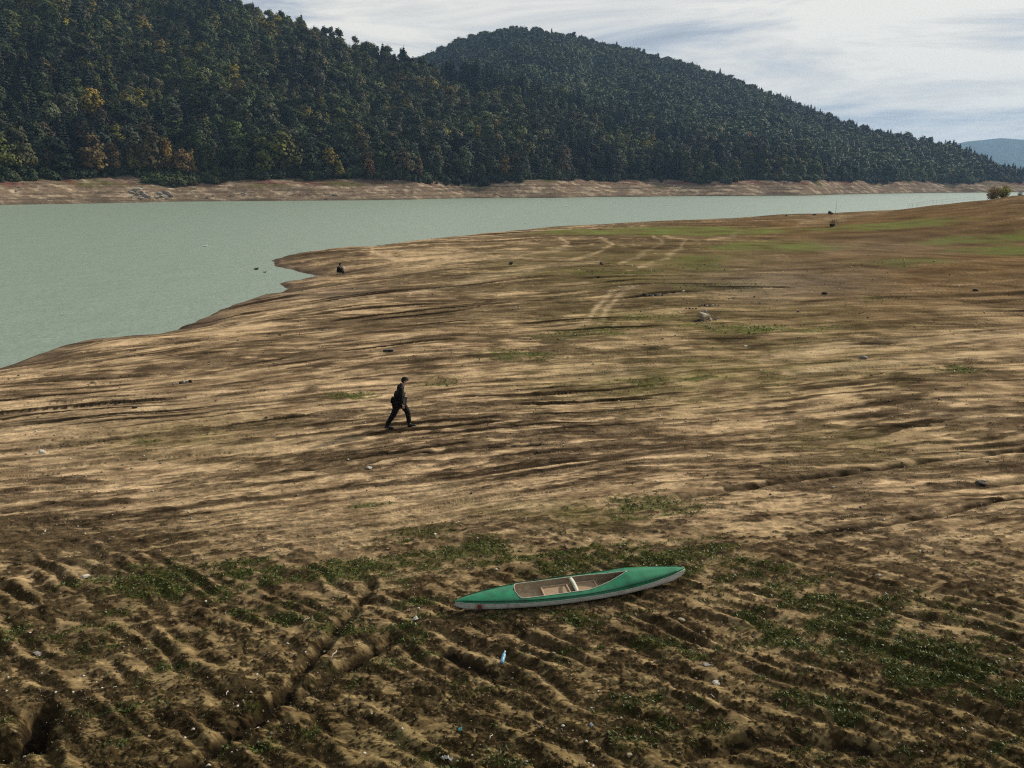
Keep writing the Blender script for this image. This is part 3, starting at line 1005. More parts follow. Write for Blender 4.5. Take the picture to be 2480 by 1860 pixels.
# hand-placed autumn and other telling trees: (u, v of foot, height px, width factor, tone, label)
RUST = (0.112, 0.076, 0.028); GOLD = (0.200, 0.145, 0.028); YEL = (0.185, 0.165, 0.030); OLV = (0.080, 0.088, 0.026)
LIM = (0.080, 0.105, 0.028); PALE = (0.085, 0.100, 0.050); DARK = (0.022, 0.026, 0.016); RED = (0.078, 0.046, 0.028); ORG = (0.30, 0.095, 0.022)
SPECIAL = [
    (18, 424, 92, 0.9, OLV, 'olive broadleaf tree at the left edge of the far treeline'),
    (60, 424, 112, 0.85, (0.050, 0.050, 0.022), 'dull olive tree beside a small golden one on the far left treeline'),
    (82, 416, 60, 0.55, GOLD, 'small golden tree against a tall olive tree at the far left'),
    (230, 424, 98, 1.15, RUST, 'large rusty brown tree on the far treeline left of the yellow green crown'),
    (282, 424, 70, 0.9, (0.090, 0.060, 0.030), 'brownish tree between the rusty crown and the dark round crown'),
    (300, 366, 62, 1.1, YEL, 'round yellow green tree above the brownish shoreline trees'),
    (330, 424, 66, 0.9, (0.066, 0.060, 0.024), 'low olive brown tree right of the brownish tree at the shore'),
    (372, 427, 124, 1.0, (0.036, 0.030, 0.014), 'tall very dark brown-green tree above the white bank rocks'),
    (412, 426, 82, 0.5, (0.165, 0.098, 0.024), 'slim amber tree beside the tall dark tree'),
    (440, 360, 72, 1.2, LIM, 'fresh green broad tree above the amber tree'),
    (448, 427, 60, 1.0, (0.095, 0.062, 0.030), 'low tan tree right of the slim amber tree'),
    (472, 427, 62, 0.5, RUST, 'small rust coloured tree at the shore right of the tan tree'),
    (246, 292, 70, 1.0, GOLD, 'orange gold tree on the slope above the rusty crown'),
    (262, 305, 44, 0.8, (0.18, 0.100, 0.024), 'orange crown tucked under the gold tree on the slope'),
    (212, 92, 40, 1.1, YEL, 'bright yellow tree high on the left slope'),
    (180, 92, 24, 1.2, (0.16, 0.080, 0.03), 'small red-brown tree beside the bright yellow tree high on the slope'),
    (555, 226, 36, 0.8, GOLD, 'small gold tree in the middle of the left slope'),
    (250, 204, 28, 0.8, (0.22, 0.12, 0.025), 'tiny orange tree in the dark woods of the left slope'),
    (602, 262, 60, 0.9, (0.105, 0.080, 0.034), 'tan tree right of the small gold tree on the slope'),
    (582, 372, 76, 1.2, LIM, 'lush green tree with open crown near the shore'),
    (590, 428, 72, 1.0, (0.050, 0.062, 0.026), 'green tree below the lush green crown'),
    (640, 430, 96, 0.9, OLV, 'tall olive tree left of the amber edged green tree'),
    (690, 430, 104, 1.15, (0.080, 0.080, 0.020), 'big green tree turning amber beside the tall olive tree'),
    (708, 418, 76, 0.6, (0.170, 0.092, 0.024), 'amber crown on the right side of the big turning tree'),
    (804, 420, 56, 1.0, GOLD, 'golden orange tree at the treeline in mid bank'),
    (822, 432, 44, 0.9, (0.105, 0.090, 0.022), 'yellowish low tree under the golden orange tree'),
    (896, 434, 48, 0.8, RED, 'dark red small tree at the far treeline'),
    (1016, 434, 50, 0.6, (0.100, 0.060, 0.030), 'small russet tree left of the pale green poplars'),
    (1062, 436, 60, 0.5, PALE, 'slim pale green poplar at the treeline'),
    (1080, 380, 66, 1.1, YEL, 'broad yellow green tree above the pale poplars'),
    (1065, 400, 84, 1.1, (0.075, 0.086, 0.050), 'greyish green willow above the slim poplar'),
    (1128, 440, 84, 0.9, PALE, 'tall pale grey-green tree at the corner of the bank'),
    (1160, 362, 52, 0.8, YEL, 'yellowish tree right of the broad yellow green tree'),
    (1225, 436, 54, 0.8, (0.150, 0.098, 0.026), 'ochre tree where the bank recedes'),
    (975, 306, 24, 1.2, YEL, 'small yellow crown in the woods over the mid bank'),
    (880, 160, 44, 1.1, (0.090, 0.078, 0.030), 'ochre tree just below the left ridge crest'),
    (1478, 282, 24, 1.0, (0.21, 0.12, 0.03), 'single ochre tree on the spruce spur'),
    (1537, 332, 24, 1.0, YEL, 'single yellow tree low on the spruce spur'),
    (1618, 352, 22, 1.0, YEL, 'small yellow crown left of the bright orange tree'),
    (1806, 362, 38, 0.8, ORG, 'bright orange tree low on the middle hill'),
    (1818, 364, 24, 1.0, ORG, 'smaller orange crown touching the bright orange tree'),
    (540, 28, 22, 1.3, (0.11, 0.09, 0.03), 'ochre tree near the top of the left ridge'),
    (590, 40, 20, 1.3, (0.12, 0.095, 0.03), 'ochre crown under the crest of the left ridge'),
]
specials = []
for (u_, v_, hp, wf, tone, lab) in SPECIAL:
    sx_, sy_, sz_, st_ = place_hill(u_, v_)
    h_m = hp / FPX * (sy_ * CP)
    specials.append((sx_, sy_, sz_, h_m, wf, tone, lab, h_m * 0.40 * wf))
keep = ~((np.abs(x - CABIN[0]) < 5) & (y < CABIN[1] + 3) & (y > CABIN[1] - 40))
for (a, b_, c, hm, wf, tone, lab, rad) in specials:
    dd = np.hypot(x - a, y - b_)
    keep &= ~(dd < rad * 1.15)
    # nothing taller right in front of it
    keep &= ~((np.abs(U - u_of(a, b_, c)) < rad * 0.9 / b_ * FPX) & (y < b_) & (y > b_ - 26) & (v_of(y, z + 14 * sz) < v_of(b_, c + hm * 0.25)))
x, y, z, U, inA, con, sz, kA, kB, rot, scl, PX, t = (q[keep] for q in (x, y, z, U, inA, con, sz, kA, kB, rot, scl, PX, t))
n = len(x)
hgt = np.where(con, 11, BL_H) * sz
inframe = (U > 0) & (U < 2480)
score = np.where(inframe & inA, hgt / y, 0)
order = np.argsort(-score)
front = (score > 0) & (t < 2.2)
cand = [i for i in order if front[i]][: 300 - len(SPECIAL)]
single = np.zeros(n, bool); single[cand] = True

GREENS = [((0.034, 0.046, 0.020), 'deep green'), ((0.058, 0.072, 0.030), 'mid green'), ((0.098, 0.108, 0.066), 'grey-green'),
          ((0.105, 0.102, 0.028), 'olive'), ((0.120, 0.092, 0.050), 'brownish')]
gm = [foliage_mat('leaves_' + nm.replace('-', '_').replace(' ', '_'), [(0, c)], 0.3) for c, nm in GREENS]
tone_mats = {}


def trunk_mesh(H, rb, name='trunk'):
    bm = bmesh.new()
    rings = []
    for (zz_, rr2) in ((-1.0, rb * 1.3), (0.6, rb), (H * 0.35, rb * 0.75), (H * 0.7, rb * 0.35), (H * 0.9, rb * 0.12)):
        rings.append([bm.verts.new((rr2 * math.cos(a * math.pi / 3) + 0.15 * math.sin(zz_), rr2 * math.sin(a * math.pi / 3), zz_)) for a in range(6)])
    for a, b2 in zip(rings, rings[1:]):
        for i in range(6):
            bm.faces.new((a[i], a[(i + 1) % 6], b2[(i + 1) % 6], b2[i]))
    # a few limbs
    rnd = random.Random(3)
    for i in range(6):
        z0 = H * (0.3 + 0.08 * i); an = i * 2.1
        p0 = Vector((0, 0, z0)); p1 = Vector((math.cos(an) * H * 0.16, math.sin(an) * H * 0.16, z0 + H * 0.12))
        d = (p1 - p0).normalized(); s1 = d.orthogonal().normalized(); s2 = d.cross(s1)
        A = [bm.verts.new(p0 + (s1 * math.cos(q * 2.09) + s2 * math.sin(q * 2.09)) * rb * 0.35) for q in range(3)]
        tip_ = bm.verts.new(p1)
        for q in range(3):
            bm.faces.new((A[q], A[(q + 1) % 3], tip_))
    me_ = bpy.data.meshes.new(name); bm.to_mesh(me_); bm.free(); me_.materials.append(M_trunk)
    return me_


TR_B = trunk_mesh(BL_H, 0.28); TR_C = trunk_mesh(CN_H, 0.24)


def add_tree(name, crown_me, trunk_me, loc, s, rz, mat, label, cat, group):
    e = bpy.data.objects.new(name, None); e.location = loc; e.scale = s; e.rotation_euler = (0, 0, rz); e.empty_display_size = 1
    link(e)
    c = bpy.data.objects.new('crown', crown_me); link(c, e)
    if mat is not None:
        c.material_slots[0].link = 'OBJECT'; c.material_slots[0].material = mat
    link(bpy.data.objects.new('trunk', trunk_me), e)
    tag(e, label, cat, group)
    return e


rnd = random.Random(12)
import re
SHORT = []
for q in SPECIAL:
    m_l = re.match(r'(.*?\b(?:tree|crown|poplar|willow)\b)(.*)', q[5])
    ex = m_l.group(2).split()
    SHORT.append(m_l.group(1) + (' ' + ' '.join(ex) if len((m_l.group(1) + m_l.group(2)).split()) <= 8 else ''))
for i in cand:
    s_ = tuple(float(q) for q in scl[i])
    ui, vi = float(U[i]), float(v_of(y[i], z[i]))
    j_ = min(range(len(SPECIAL)), key=lambda q: (SPECIAL[q][0] - ui) ** 2 + 2.0 * (SPECIAL[q][1] - vi) ** 2)
    du, dv = ui - SPECIAL[j_][0], vi - SPECIAL[j_][1]
    side = ('above' if dv < 0 else 'below') if abs(dv) > abs(du) else ('left of' if du < 0 else 'right of')
    near = '%s the %s' % (side, SHORT[j_])
    size = 'tall' if sz[i] > 1.25 else 'mid sized' if sz[i] > 0.85 else 'small'
    if con[i]:
        add_tree('conifer_tree', nearC[kA[i] - 4], TR_C, tuple(PX[i]), s_, float(rot[i]), None,
                 '%s dark conifer %s' % (size, near), 'tree', '%s conifers %s' % (size, near))
    else:
        gi_ = rnd.choices(range(5), (30, 30, 18, 12, 10))[0]
        add_tree('broadleaf_tree', nearB[kA[i]], TR_B, tuple(PX[i]), s_, float(rot[i]), gm[gi_],
                 '%s %s tree %s' % (size, GREENS[gi_][1], near), 'tree', '%s %s trees %s' % (size, GREENS[gi_][1], near))
for j, (a, b_, c, hm, wf, tone, lab, rad) in enumerate(specials):
    key = tone
    if key not in tone_mats:
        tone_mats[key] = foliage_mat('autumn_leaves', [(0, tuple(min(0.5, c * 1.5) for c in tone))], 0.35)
    s0 = hm / BL_H
    add_tree('broadleaf_tree', nearB[j % 4], TR_B, (a, b_, c - 0.5), (s0 * wf * 1.15, s0 * wf * 1.15, s0 * 1.05), j * 1.3, tone_mats[key], lab, 'tree', 'autumn and pale trees across the lake')

# thickets along the foot of the woods
sx, sy, sz2, st2, sU, _, _, _ = scatter_points(340, 920, 1 / 7.0, -200, 2750, 77)
kk = (st2 > 0.86 + 0.30 * perlin(sx / 42, 0.3 + 0 * sy, 888) + 0.2 * perlin(sx / 9, sy / 9, 890)) & (st2 < 1.45)
sx, sy, sz2, sU = sx[kk], sy[kk], sz2[kk], sU[kk]
m_ = len(sx)
s1 = r.uniform(0.16, 0.42, m_)
fo = scatter('undergrowth', np.stack([sx, sy, sz2 - 0.4], -1), r.integers(0, 4, m_), r.uniform(0, 6.28, m_),
             np.stack([s1 * 1.25, s1 * 1.25, s1], -1), protoB)
tag(fo, 'low thicket of bushes along the foot of the woods above the bank', 'undergrowth', kind='stuff')
rest = ~single
ra = rest & inA; rb_ = rest & ~inA
fo = scatter('near_forest', PX[ra], kA[ra], rot[ra], scl[ra], protoA)
tag(fo, 'dense mixed forest covering the left hill and its spruce spur', 'forest', kind='stuff')
fo = scatter('far_forest', PX[rb_], kB[rb_], rot[rb_], scl[rb_], protoB)
tag(fo, 'continuous woods covering the rounded middle hill', 'forest', kind='stuff')
print('TREES', n, int(ra.sum()), int(rb_.sum()), len(cand))

exec_stage2 = True

# ------------------------------------------------------------------ kayak
M_green = simple('green_fibreglass', (0.004, 0.185, 0.078), 0.30, 0.35, 6.0, 0.5, 0.05, (0.008, 0.105, 0.046))
M_cream = simple('worn_cream_edge', (0.55, 0.56, 0.44), 0.6, 0.3, 20)
M_inner = simple('raw_laminate_inside', (0.42, 0.33, 0.22), 0.85, 0.35, 9)
M_wood = simple('pale_seat_wood', (0.50, 0.37, 0.24), 0.7, 0.3, 12)
M_seat = simple('brown_seat_panel', (0.34, 0.24, 0.15), 0.8, 0.25, 10)
M_dark = simple('dark_strap', (0.01, 0.03, 0.02), 0.7)
M_hull, t, b = new_mat('grey_white_hull')
b.inputs['Roughness'].default_value = 0.55
tcx = N(t, 'ShaderNodeTexCoord')
nz = N(t, 'ShaderNodeTexNoise'); nz.inputs['Scale'].default_value = 7; nz.inputs['Detail'].default_value = 6
t.links.new(tcx.outputs['Object'], nz.inputs['Vector'])
r1 = ramp(t, [(0.35, (0.66, 0.66, 0.60)), (0.68, (0.46, 0.44, 0.37))]); t.links.new(nz.outputs[0], r1.inputs[0])
vm = N(t, 'ShaderNodeVectorMath'); vm.operation = 'DISTANCE'; t.links.new(tcx.outputs['Object'], vm.inputs[0]); vm.inputs[1].default_value = (-1.93, -0.12, 0.12)
dd_ = mathn(t, 'ADD', vm.outputs['Value'], mathn(t, 'MULTIPLY', nz.outputs[0], 0.12))
r2 = ramp(t, [(0.10, 1.0), (0.17, 0.0)]); t.links.new(dd_, r2.inputs[0])
t.links.new(mixc(t, r2.outputs[0], r1.outputs[0], (0.26, 0.05, 0.03)), b.inputs['Base Color'])

L_K = 4.80
NS = 97
SS = [-1 + 2 * i / (NS - 1) for i in range(NS)]


def kb(s): return 0.008 + 0.345 * max(0.0, 1 - abs(s) ** 2.1) ** 0.85
def kzs(s): return 0.190 + 0.035 * s * s + (0.075 * s ** 3 if s > 0 else 0.0)
def kzk(s):
    e = max(0.0, abs(s) - 0.86) / 0.14
    return 0.030 * s * s + 0.085 * e * e + (0.05 * s ** 3 if s > 0 else 0)
def kc(s):
    if s < -0.505 or s > 0.47: return 0.0
    a = min(1.0, (s + 0.505) / 0.035) ** 0.4
    q = 1.0 if s < 0.08 else max(0.0, 1 - ((s - 0.08) / 0.39) ** 1.35)
    return min(0.255 * a * q, kb(s) * 0.84)
def kzd(s):
    pts = ((-1, 0.012), (-0.9, 0.055), (-0.62, 0.105), (-0.5, 0.105), (-0.3, 0.085), (0.1, 0.085), (0.3, 0.12), (0.46, 0.19), (0.6, 0.165), (0.8, 0.10), (0.93, 0.055), (1, 0.012))
    return float(np.interp(s, [p[0] for p in pts], [p[1] for p in pts]))


def loft(rows, closed=False):
    bm = bmesh.new()
    R = [[bm.verts.new(p) for p in row] for row in rows]
    for a, b2 in zip(R, R[1:]):
        n_ = len(a)
        for i in range(n_ if closed else n_ - 1):
            j = (i + 1) % n_
            try:
                bm.faces.new((a[i], a[j], b2[j], b2[i]))
            except ValueError:
                pass
    bmesh.ops.remove_doubles(bm, verts=bm.verts, dist=0.0008)
    bmesh.ops.recalc_face_normals(bm, faces=bm.faces)
    for f in bm.faces: f.smooth = True
    return bm


def tube(pts, r, n_=6, closed=False):
    pts = [Vector(p) for p in pts]
    rows = []
    for i, p in enumerate(pts):
        a = pts[i - 1] if (i > 0 or closed) else pts[i]
        c = pts[(i + 1) % len(pts)] if (i < len(pts) - 1 or closed) else pts[i]
        d = (c - a)
        d = d.normalized() if d.length > 1e-6 else Vector((1, 0, 0))
        up = Vector((0, 0, 1)) if abs(d.z) < 0.95 else Vector((1, 0, 0))
        s1 = d.cross(up).normalized(); s2 = s1.cross(d)
        rr2 = r[i] if hasattr(r, '__len__') else r
        rows.append([p + s1 * math.cos(6.2832 * k / n_) * rr2 + s2 * math.sin(6.2832 * k / n_) * rr2 for k in range(n_)])
    if closed: rows.append(rows[0])
    bm = loft(rows, True)
    if not closed:
        es = [e for e in bm.edges if e.is_boundary]
        if es: bmesh.ops.holes_fill(bm, edges=es)
    return bm


def box(dx, dy, dz, loc=(0, 0, 0), bev=0.0, rot=None):
    bm = bmesh.new()
    bmesh.ops.create_cube(bm, size=1)
    bmesh.ops.transform(bm, matrix=Matrix.Diagonal((dx, dy, dz, 1)), verts=bm.verts)
    if bev: bmesh.ops.bevel(bm, geom=list(bm.edges), offset=bev, segments=2, affect='EDGES')
    M = Matrix.Translation(loc)
    if rot: M = M @ rot
    bmesh.ops.transform(bm, matrix=M, verts=bm.verts)
    return bm


def join(*bms):
    o = bms[0]
    for b2 in bms[1:]:
        tmp = bpy.data.meshes.new('tmp'); b2.to_mesh(tmp); b2.free(); o.from_mesh(tmp); bpy.data.meshes.remove(tmp)
    return o


kz0 = float(np.mean([place(u_, v_)[2] for u_, v_ in ((1130, 1470), (1250, 1465), (1380, 1450), (1500, 1430), (1620, 1410))]))
kl = on_plane(1103, 1464, kz0 + 0.16); kr = on_plane(1655, 1386, kz0 + 0.26)
kmx, kmy = (kl[0] + kr[0]) / 2, (kl[1] + kr[1]) / 2
kang = math.atan2(kr[1] - kl[1], kr[0] - kl[0])
gk = [gz_at(kmx + math.cos(kang) * q, kmy + math.sin(kang) * q) for q in np.linspace(-2.2, 2.2, 15)]
g0 = float(np.mean(gk)) + 0.035
kay = empty('kayak', (kmx, kmy, g0), kang)
kay.rotation_euler = (math.radians(5.0), math.radians(-0.6), kang)
tag(kay, 'long green kayak with grey-white hull lying stranded on the mossy furrows', 'kayak')

rows = []
for s in SS:
    B, zs_, zk_ = kb(s), kzs(s), kzk(s)
    prof_ = [(1.0, 1.0), (0.985, 0.62), (0.93, 0.33), (0.78, 0.12), (0.45, 0.02), (0, 0)]
    row = [(s * L_K / 2, -B * a, zk_ + (zs_ - zk_) * q) for a, q in prof_] + [(s * L_K / 2, B * a, zk_ + (zs_ - zk_) * q) for a, q in prof_[::-1][1:]]
    rows.append(row)
ob('hull', loft(rows), M_hull, kay)
dk_rows = {-1: [], 1: []}
edge = []
for s in SS:
    B, zs_, zd_, c_ = kb(s), kzs(s), kzd(s), kc(s)
    ac = math.acos(min(1, c_ / B))
    for side in (-1, 1):
        row = []
        for k_ in range(11):
            a = ac * k_ / 10
            lipz = 0.012 if k_ == 0 else 0
            row.append((s * L_K / 2, side * (B * math.cos(a) + (0.012 if k_ <= 0 else 0)), zs_ + zd_ * math.sin(a) ** 0.75 - lipz))
        dk_rows[side].append(row)
bm = join(loft(dk_rows[-1]), loft(dk_rows[1]))
bmesh.ops.remove_doubles(bm, verts=bm.verts, dist=0.001)
bmesh.ops.recalc_face_normals(bm, faces=bm.faces)
ob('deck', bm, M_green, kay)
for side in (-1, 1):
    ob('seam_strip', tube([(s * L_K / 2, side * (kb(s) + 0.010), kzs(s) - 0.012) for s in SS[::2]], 0.0065, 5), M_cream, kay)
for side in (-1, 1):  # thin dark tubes that paint the shadow line along the deck crease
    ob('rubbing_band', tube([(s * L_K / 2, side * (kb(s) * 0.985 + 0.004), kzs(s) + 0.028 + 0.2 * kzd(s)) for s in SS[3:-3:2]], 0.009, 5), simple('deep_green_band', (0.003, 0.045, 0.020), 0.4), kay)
rim = []
cs = [s for s in [-0.504 + i * 0.974 / 80 for i in range(81)] if kc(s) > 0.0]


def rimz(s):
    ac = math.acos(min(1, kc(s) / kb(s)))
    return kzs(s) + kzd(s) * math.sin(ac) ** 0.75


for s in cs: rim.append((s * L_K / 2, -kc(s), rimz(s) + 0.006))
for s in cs[::-1]: rim.append((s * L_K / 2, kc(s), rimz(s) + 0.006))
ob('cockpit_rim', tube(rim, 0.0065, 6, True), M_cream, kay)
rows = []
for s in cs:
    c_, z_, B, zk_ = kc(s), rimz(s), kb(s), kzk(s)
    rows.append([(s * L_K / 2, -c_, z_), (s * L_K / 2, -min(c_ + 0.015, B * .95), z_ - 0.05), (s * L_K / 2, -B * 0.80, zk_ + 0.055), (s * L_K / 2, 0, zk_ + 0.022),
                 (s * L_K / 2, B * 0.80, zk_ + 0.055), (s * L_K / 2, min(c_ + 0.015, B * .95), z_ - 0.05), (s * L_K / 2, c_, z_)])
bm = loft(rows)
es = [e for e in bm.edges if e.is_boundary and all(abs(v.co.x - rows[0][0][0]) < 0.01 for v in e.verts)]
ob('cockpit_lining', bm, M_inner, kay)
for x0, x1 in ((-0.62, -0.09), (0.06, 0.50)):
    fr = empty('seat', ((x0 + x1) / 2, 0, 0.135)); fr.parent = kay
    hw = (x1 - x0) / 2
    ob('seat_panel', box(2 * hw - 0.03, 0.36, 0.012, (0, 0, -0.008)), M_seat, fr)
    f_ = join(box(0.03, 0.42, 0.03, (-hw, 0, 0.005), 0.004), box(0.03, 0.42, 0.03, (hw, 0, 0.005), 0.004),
              box(2 * hw - 0.032, 0.028, 0.028, (0, -0.192, 0.006), 0.004), box(2 * hw - 0.032, 0.028, 0.028, (0, 0.192, 0.006), 0.004))
    ob('seat_frame', f_, M_wood, fr)
pts_ = []
for k_ in range(13):
    a = -1 + 2 * k_ / 12
    pts_.append([(-0.035 - 0.035 * (1 - a * a) * 0, a * 0.235, 0.258 + 0.030 * (1 - a * a)), (0.035, a * 0.235, 0.262 + 0.034 * (1 - a * a)),
                 (0.035, a * 0.235, 0.245 + 0.034 * (1 - a * a)), (-0.035, a * 0.235, 0.241 + 0.03 * (1 - a * a))])
ob('thwart', loft(pts_, True), M_cream, kay)
ob('deck_strap', box(0.30, 0.018, 0.014, (-1.55, -0.13, 0.262), 0.003, Matrix.Rotation(0.04, 4, 'Z')), M_dark, kay)
ob('bow_loop', tube([(2.30, -0.02, 0.30), (2.34, 0, 0.335), (2.38, 0.02, 0.31)], 0.006, 5), M_cream, kay)


# ------------------------------------------------------------------ people
M_skin = simple('skin', (0.42, 0.24, 0.17), 0.6)
M_jacket = simple('black_jacket_cloth', (0.0035, 0.0035, 0.004), 0.85, 0.3, 30)
M_pants = simple('dark_brown_trousers', (0.004, 0.003, 0.003), 0.9, 0.3, 30)
M_shoe = simple('black_shoe_leather', (0.012, 0.011, 0.011), 0.5)
M_cap = simple('black_cap_cloth', (0.010, 0.009, 0.010), 0.9)
M_hair = simple('dark_hair', (0.02, 0.014, 0.010), 0.8)


def skinned(name, J, E, mat, parent, root, sub=2):
    names = list(J)
    me_ = bpy.data.meshes.new(name)
    me_.from_pydata([J[k][0] for k in names], [(names.index(a), names.index(b2)) for a, b2 in E], [])
    o = bpy.data.objects.new(name, me_); link(o, parent)
    me_.materials.append(mat)
    fat = {'jacket': 1.38, 'trousers': 1.36}.get(name, 1.0)
    md = o.modifiers.new('skin', 'SKIN'); md.use_smooth_shade = True; md.branch_smoothing = 0.6
    if not me_.skin_vertices:
        bpy.context.view_layer.objects.active = o
        bpy.ops.mesh.customdata_skin_add()
    sv = me_.skin_vertices[0].data
    for i, k in enumerate(names):
        rd = J[k][1]
        rd = rd if hasattr(rd, '__len__') else (rd, rd)
        sv[i].radius = (rd[0] * fat, rd[1] * fat)
        sv[i].use_root = (k == root)
    sb = o.modifiers.new('sub', 'SUBSURF'); sb.levels = sub; sb.render_levels = sub
    return o


def hand(J, E, wrist, key, d, side, curl):
    """palm and five separate fingers; d = pointing direction, side = thumb direction, curl = where fingers bend to"""
    w = Vector(wrist); d = Vector(d).normalized(); side = Vector(side).normalized(); curl = Vector(curl).normalized()
    J[key + 'palm'] = (tuple(w + d * 0.045), 0.021); E.append((key + 'wrist', key + 'palm'))
    J[key + 'knuckle'] = (tuple(w + d * 0.085), 0.022); E.append((key + 'palm', key + 'knuckle'))
    for q, (off, ln) in enumerate(((0.030, 0.072), (0.011, 0.080), (-0.010, 0.075), (-0.030, 0.058))):
        b0 = w + d * 0.090 + side * off
        p1 = b0 + d * ln * 0.5 + curl * 0.008; p2 = p1 + (d * 0.7 + curl * 0.75).normalized() * ln * 0.5
        for nm_, p, rd in (('a', b0, 0.0095), ('b', p1, 0.0085), ('c', p2, 0.0075)):
            J['%sf%d%s' % (key, q, nm_)] = (tuple(p), rd)
        E += [(key + 'knuckle', '%sf%da' % (key, q)), ('%sf%da' % (key, q), '%sf%db' % (key, q)), ('%sf%db' % (key, q), '%sf%dc' % (key, q))]
    t0 = w + d * 0.035 + side * 0.034; t1 = t0 + (d + side * 0.7).normalized() * 0.035; t2 = t1 + (d + curl * 0.3).normalized() * 0.026
    for nm_, p, rd in (('t0', t0, 0.011), ('t1', t1, 0.010), ('t2', t2, 0.0085)):
        J[key + nm_] = (tuple(p), rd)
    E += [(key + 'palm', key + 't0'), (key + 't0', key + 't1'), (key + 't1', key + 't2')]


def ellip(rx, ry, rz_, loc, seg=20, rings=12, zmin=None):
    bm = bmesh.new()
    bmesh.ops.create_uvsphere(bm, u_segments=seg, v_segments=rings, radius=1)
    if zmin is not None:
        bmesh.ops.delete(bm, geom=[v for v in bm.verts if v.co.z < zmin], context='VERTS')
    bmesh.ops.transform(bm, matrix=Matrix.Translation(loc) @ Matrix.Diagonal((rx, ry, rz_, 1)), verts=bm.verts)
    for f in bm.faces: f.smooth = True
    return bm


def shoe(parent, ankle, toe_dir, pitch=0.0, L=0.29):
    d = Vector((toe_dir[0], toe_dir[1], 0)).normalized(); s1 = Vector((-d.y, d.x, 0))
    rows_ = []
    for f_, w_, h_ in ((-0.30, 0.030, 0.05), (-0.26, 0.040, 0.095), (-0.05, 0.043, 0.115), (0.15, 0.044, 0.085), (0.38, 0.052, 0.062), (0.58, 0.048, 0.048), (0.70, 0.028, 0.03)):
        c = Vector((0, 0, 0)) + d * f_ * L
        rows_.append([c + s1 * w_ * math.cos(a) + Vector((0, 0, max(0, math.sin(a)) * h_ + (0.0 if math.sin(a) > 0 else -0.012))) for a in [k * math.pi / 6 for k in range(12)]])
    bm = loft(rows_, True)
    bmesh.ops.holes_fill(bm, edges=[e for e in bm.edges if e.is_boundary])
    axis = s1
    bmesh.ops.transform(bm, matrix=Matrix.Translation((ankle[0], ankle[1], ankle[2])) @ Matrix.Rotation(pitch, 4, axis), verts=bm.verts)
    return ob('shoe', bm, M_shoe, parent)


# walking man
wx_, wy_, wz_ = place(969, 1038)
man = empty('person', (wx_, wy_, wz_ + 0.02), math.radians(3))
tag(man, 'person in black jacket, dark trousers and cap striding right across the mud', 'person')
J = {}; E = []
J['pelvis'] = ((0.0, 0, 0.93), (0.135, 0.10)); J['belly'] = ((0.02, 0, 1.08), (0.13, 0.10)); J['chest'] = ((0.06, 0, 1.28), (0.15, 0.105))
J['collar'] = ((0.11, 0, 1.46), (0.10, 0.075)); J['neck'] = ((0.145, 0, 1.53), 0.052); J['jaw'] = ((0.20, 0, 1.585), (0.066, 0.070))
J['cran'] = ((0.225, 0, 1.665), (0.078, 0.092)); J['top'] = ((0.22, 0, 1.715), (0.060, 0.070))
J['nose'] = ((0.325, 0, 1.625), 0.012); J['chin'] = ((0.275, 0, 1.565), 0.026); J['brow'] = ((0.295, 0, 1.660), 0.026)
E += [('pelvis', 'belly'), ('belly', 'chest'), ('chest', 'collar'), ('collar', 'neck'), ('neck', 'jaw'), ('jaw', 'cran'), ('cran', 'top'), ('jaw', 'chin'), ('cran', 'brow'), ('brow', 'nose')]
for sd_, key, el, wr in ((-1, 'n', (0.085, -0.235, 1.13), (0.125, -0.215, 0.875)), (1, 'f', (-0.06, 0.24, 1.15), (-0.05, 0.225, 0.92))):
    J[key + 'sho'] = ((0.09, sd_ * 0.175, 1.435), 0.045); J[key + 'elb'] = (el, 0.045); J[key + 'wrist'] = (wr, 0.029)
    E += [('collar', key + 'sho'), (key + 'sho', key + 'elb'), (key + 'elb', key + 'wrist')]
    hand(J, E, wr, key, (0.25, 0, -1), (1, sd_ * -0.2, 0.1), (0.2, -sd_, -0.2))
LEG = {'r': ((-0.02, -0.10, 0.89), (-0.19, -0.11, 0.50), (-0.44, -0.11, 0.13)), 'l': ((0.03, 0.10, 0.89), (0.27, 0.10, 0.53), (0.31, 0.10, 0.12))}
for key, (hp_, kn, an) in LEG.items():
    J[key + 'hip'] = (hp_, 0.085); J[key + 'knee'] = (kn, 0.055); J[key + 'ankle'] = (an, 0.026)
    J[key + 'foot'] = ((an[0] + 0.11, an[1], 0.045), 0.018)
    E += [('pelvis', key + 'hip'), (key + 'hip', key + 'knee'), (key + 'knee', key + 'ankle'), (key + 'ankle', key + 'foot')]
skinned('body', J, E, M_skin, man, 'pelvis')
J2 = {'hem': ((-0.045, 0, 0.87), (0.175, 0.145)), 'waist': ((-0.01, 0, 1.0), (0.165, 0.135)), 'mid': ((0.03, 0, 1.18), (0.172, 0.135)), 'chest': ((0.07, 0, 1.34), (0.175, 0.13)),
      'collar': ((0.105, 0, 1.475), (0.11, 0.085)), 'neckband': ((0.135, 0, 1.53), 0.066)}
E2 = [('hem', 'waist'), ('waist', 'mid'), ('mid', 'chest'), ('chest', 'collar'), ('collar', 'neckband')]
for key in ('n', 'f'):
    sh = J[key + 'sho'][0]; el = J[key + 'elb'][0]; wr = J[key + 'wrist'][0]
    J2[key + 's'] = (sh, 0.078); J2[key + 'e'] = (el, 0.060); J2[key + 'w'] = ((wr[0], wr[1], wr[2] + 0.01), 0.046)
    E2 += [('collar', key + 's'), (key + 's', key + 'e'), (key + 'e', key + 'w')]
skinned('jacket', J2, E2, M_jacket, man, 'waist')
J3 = {'pelvis': ((0.0, 0, 0.92), (0.15, 0.12))}; E3 = []
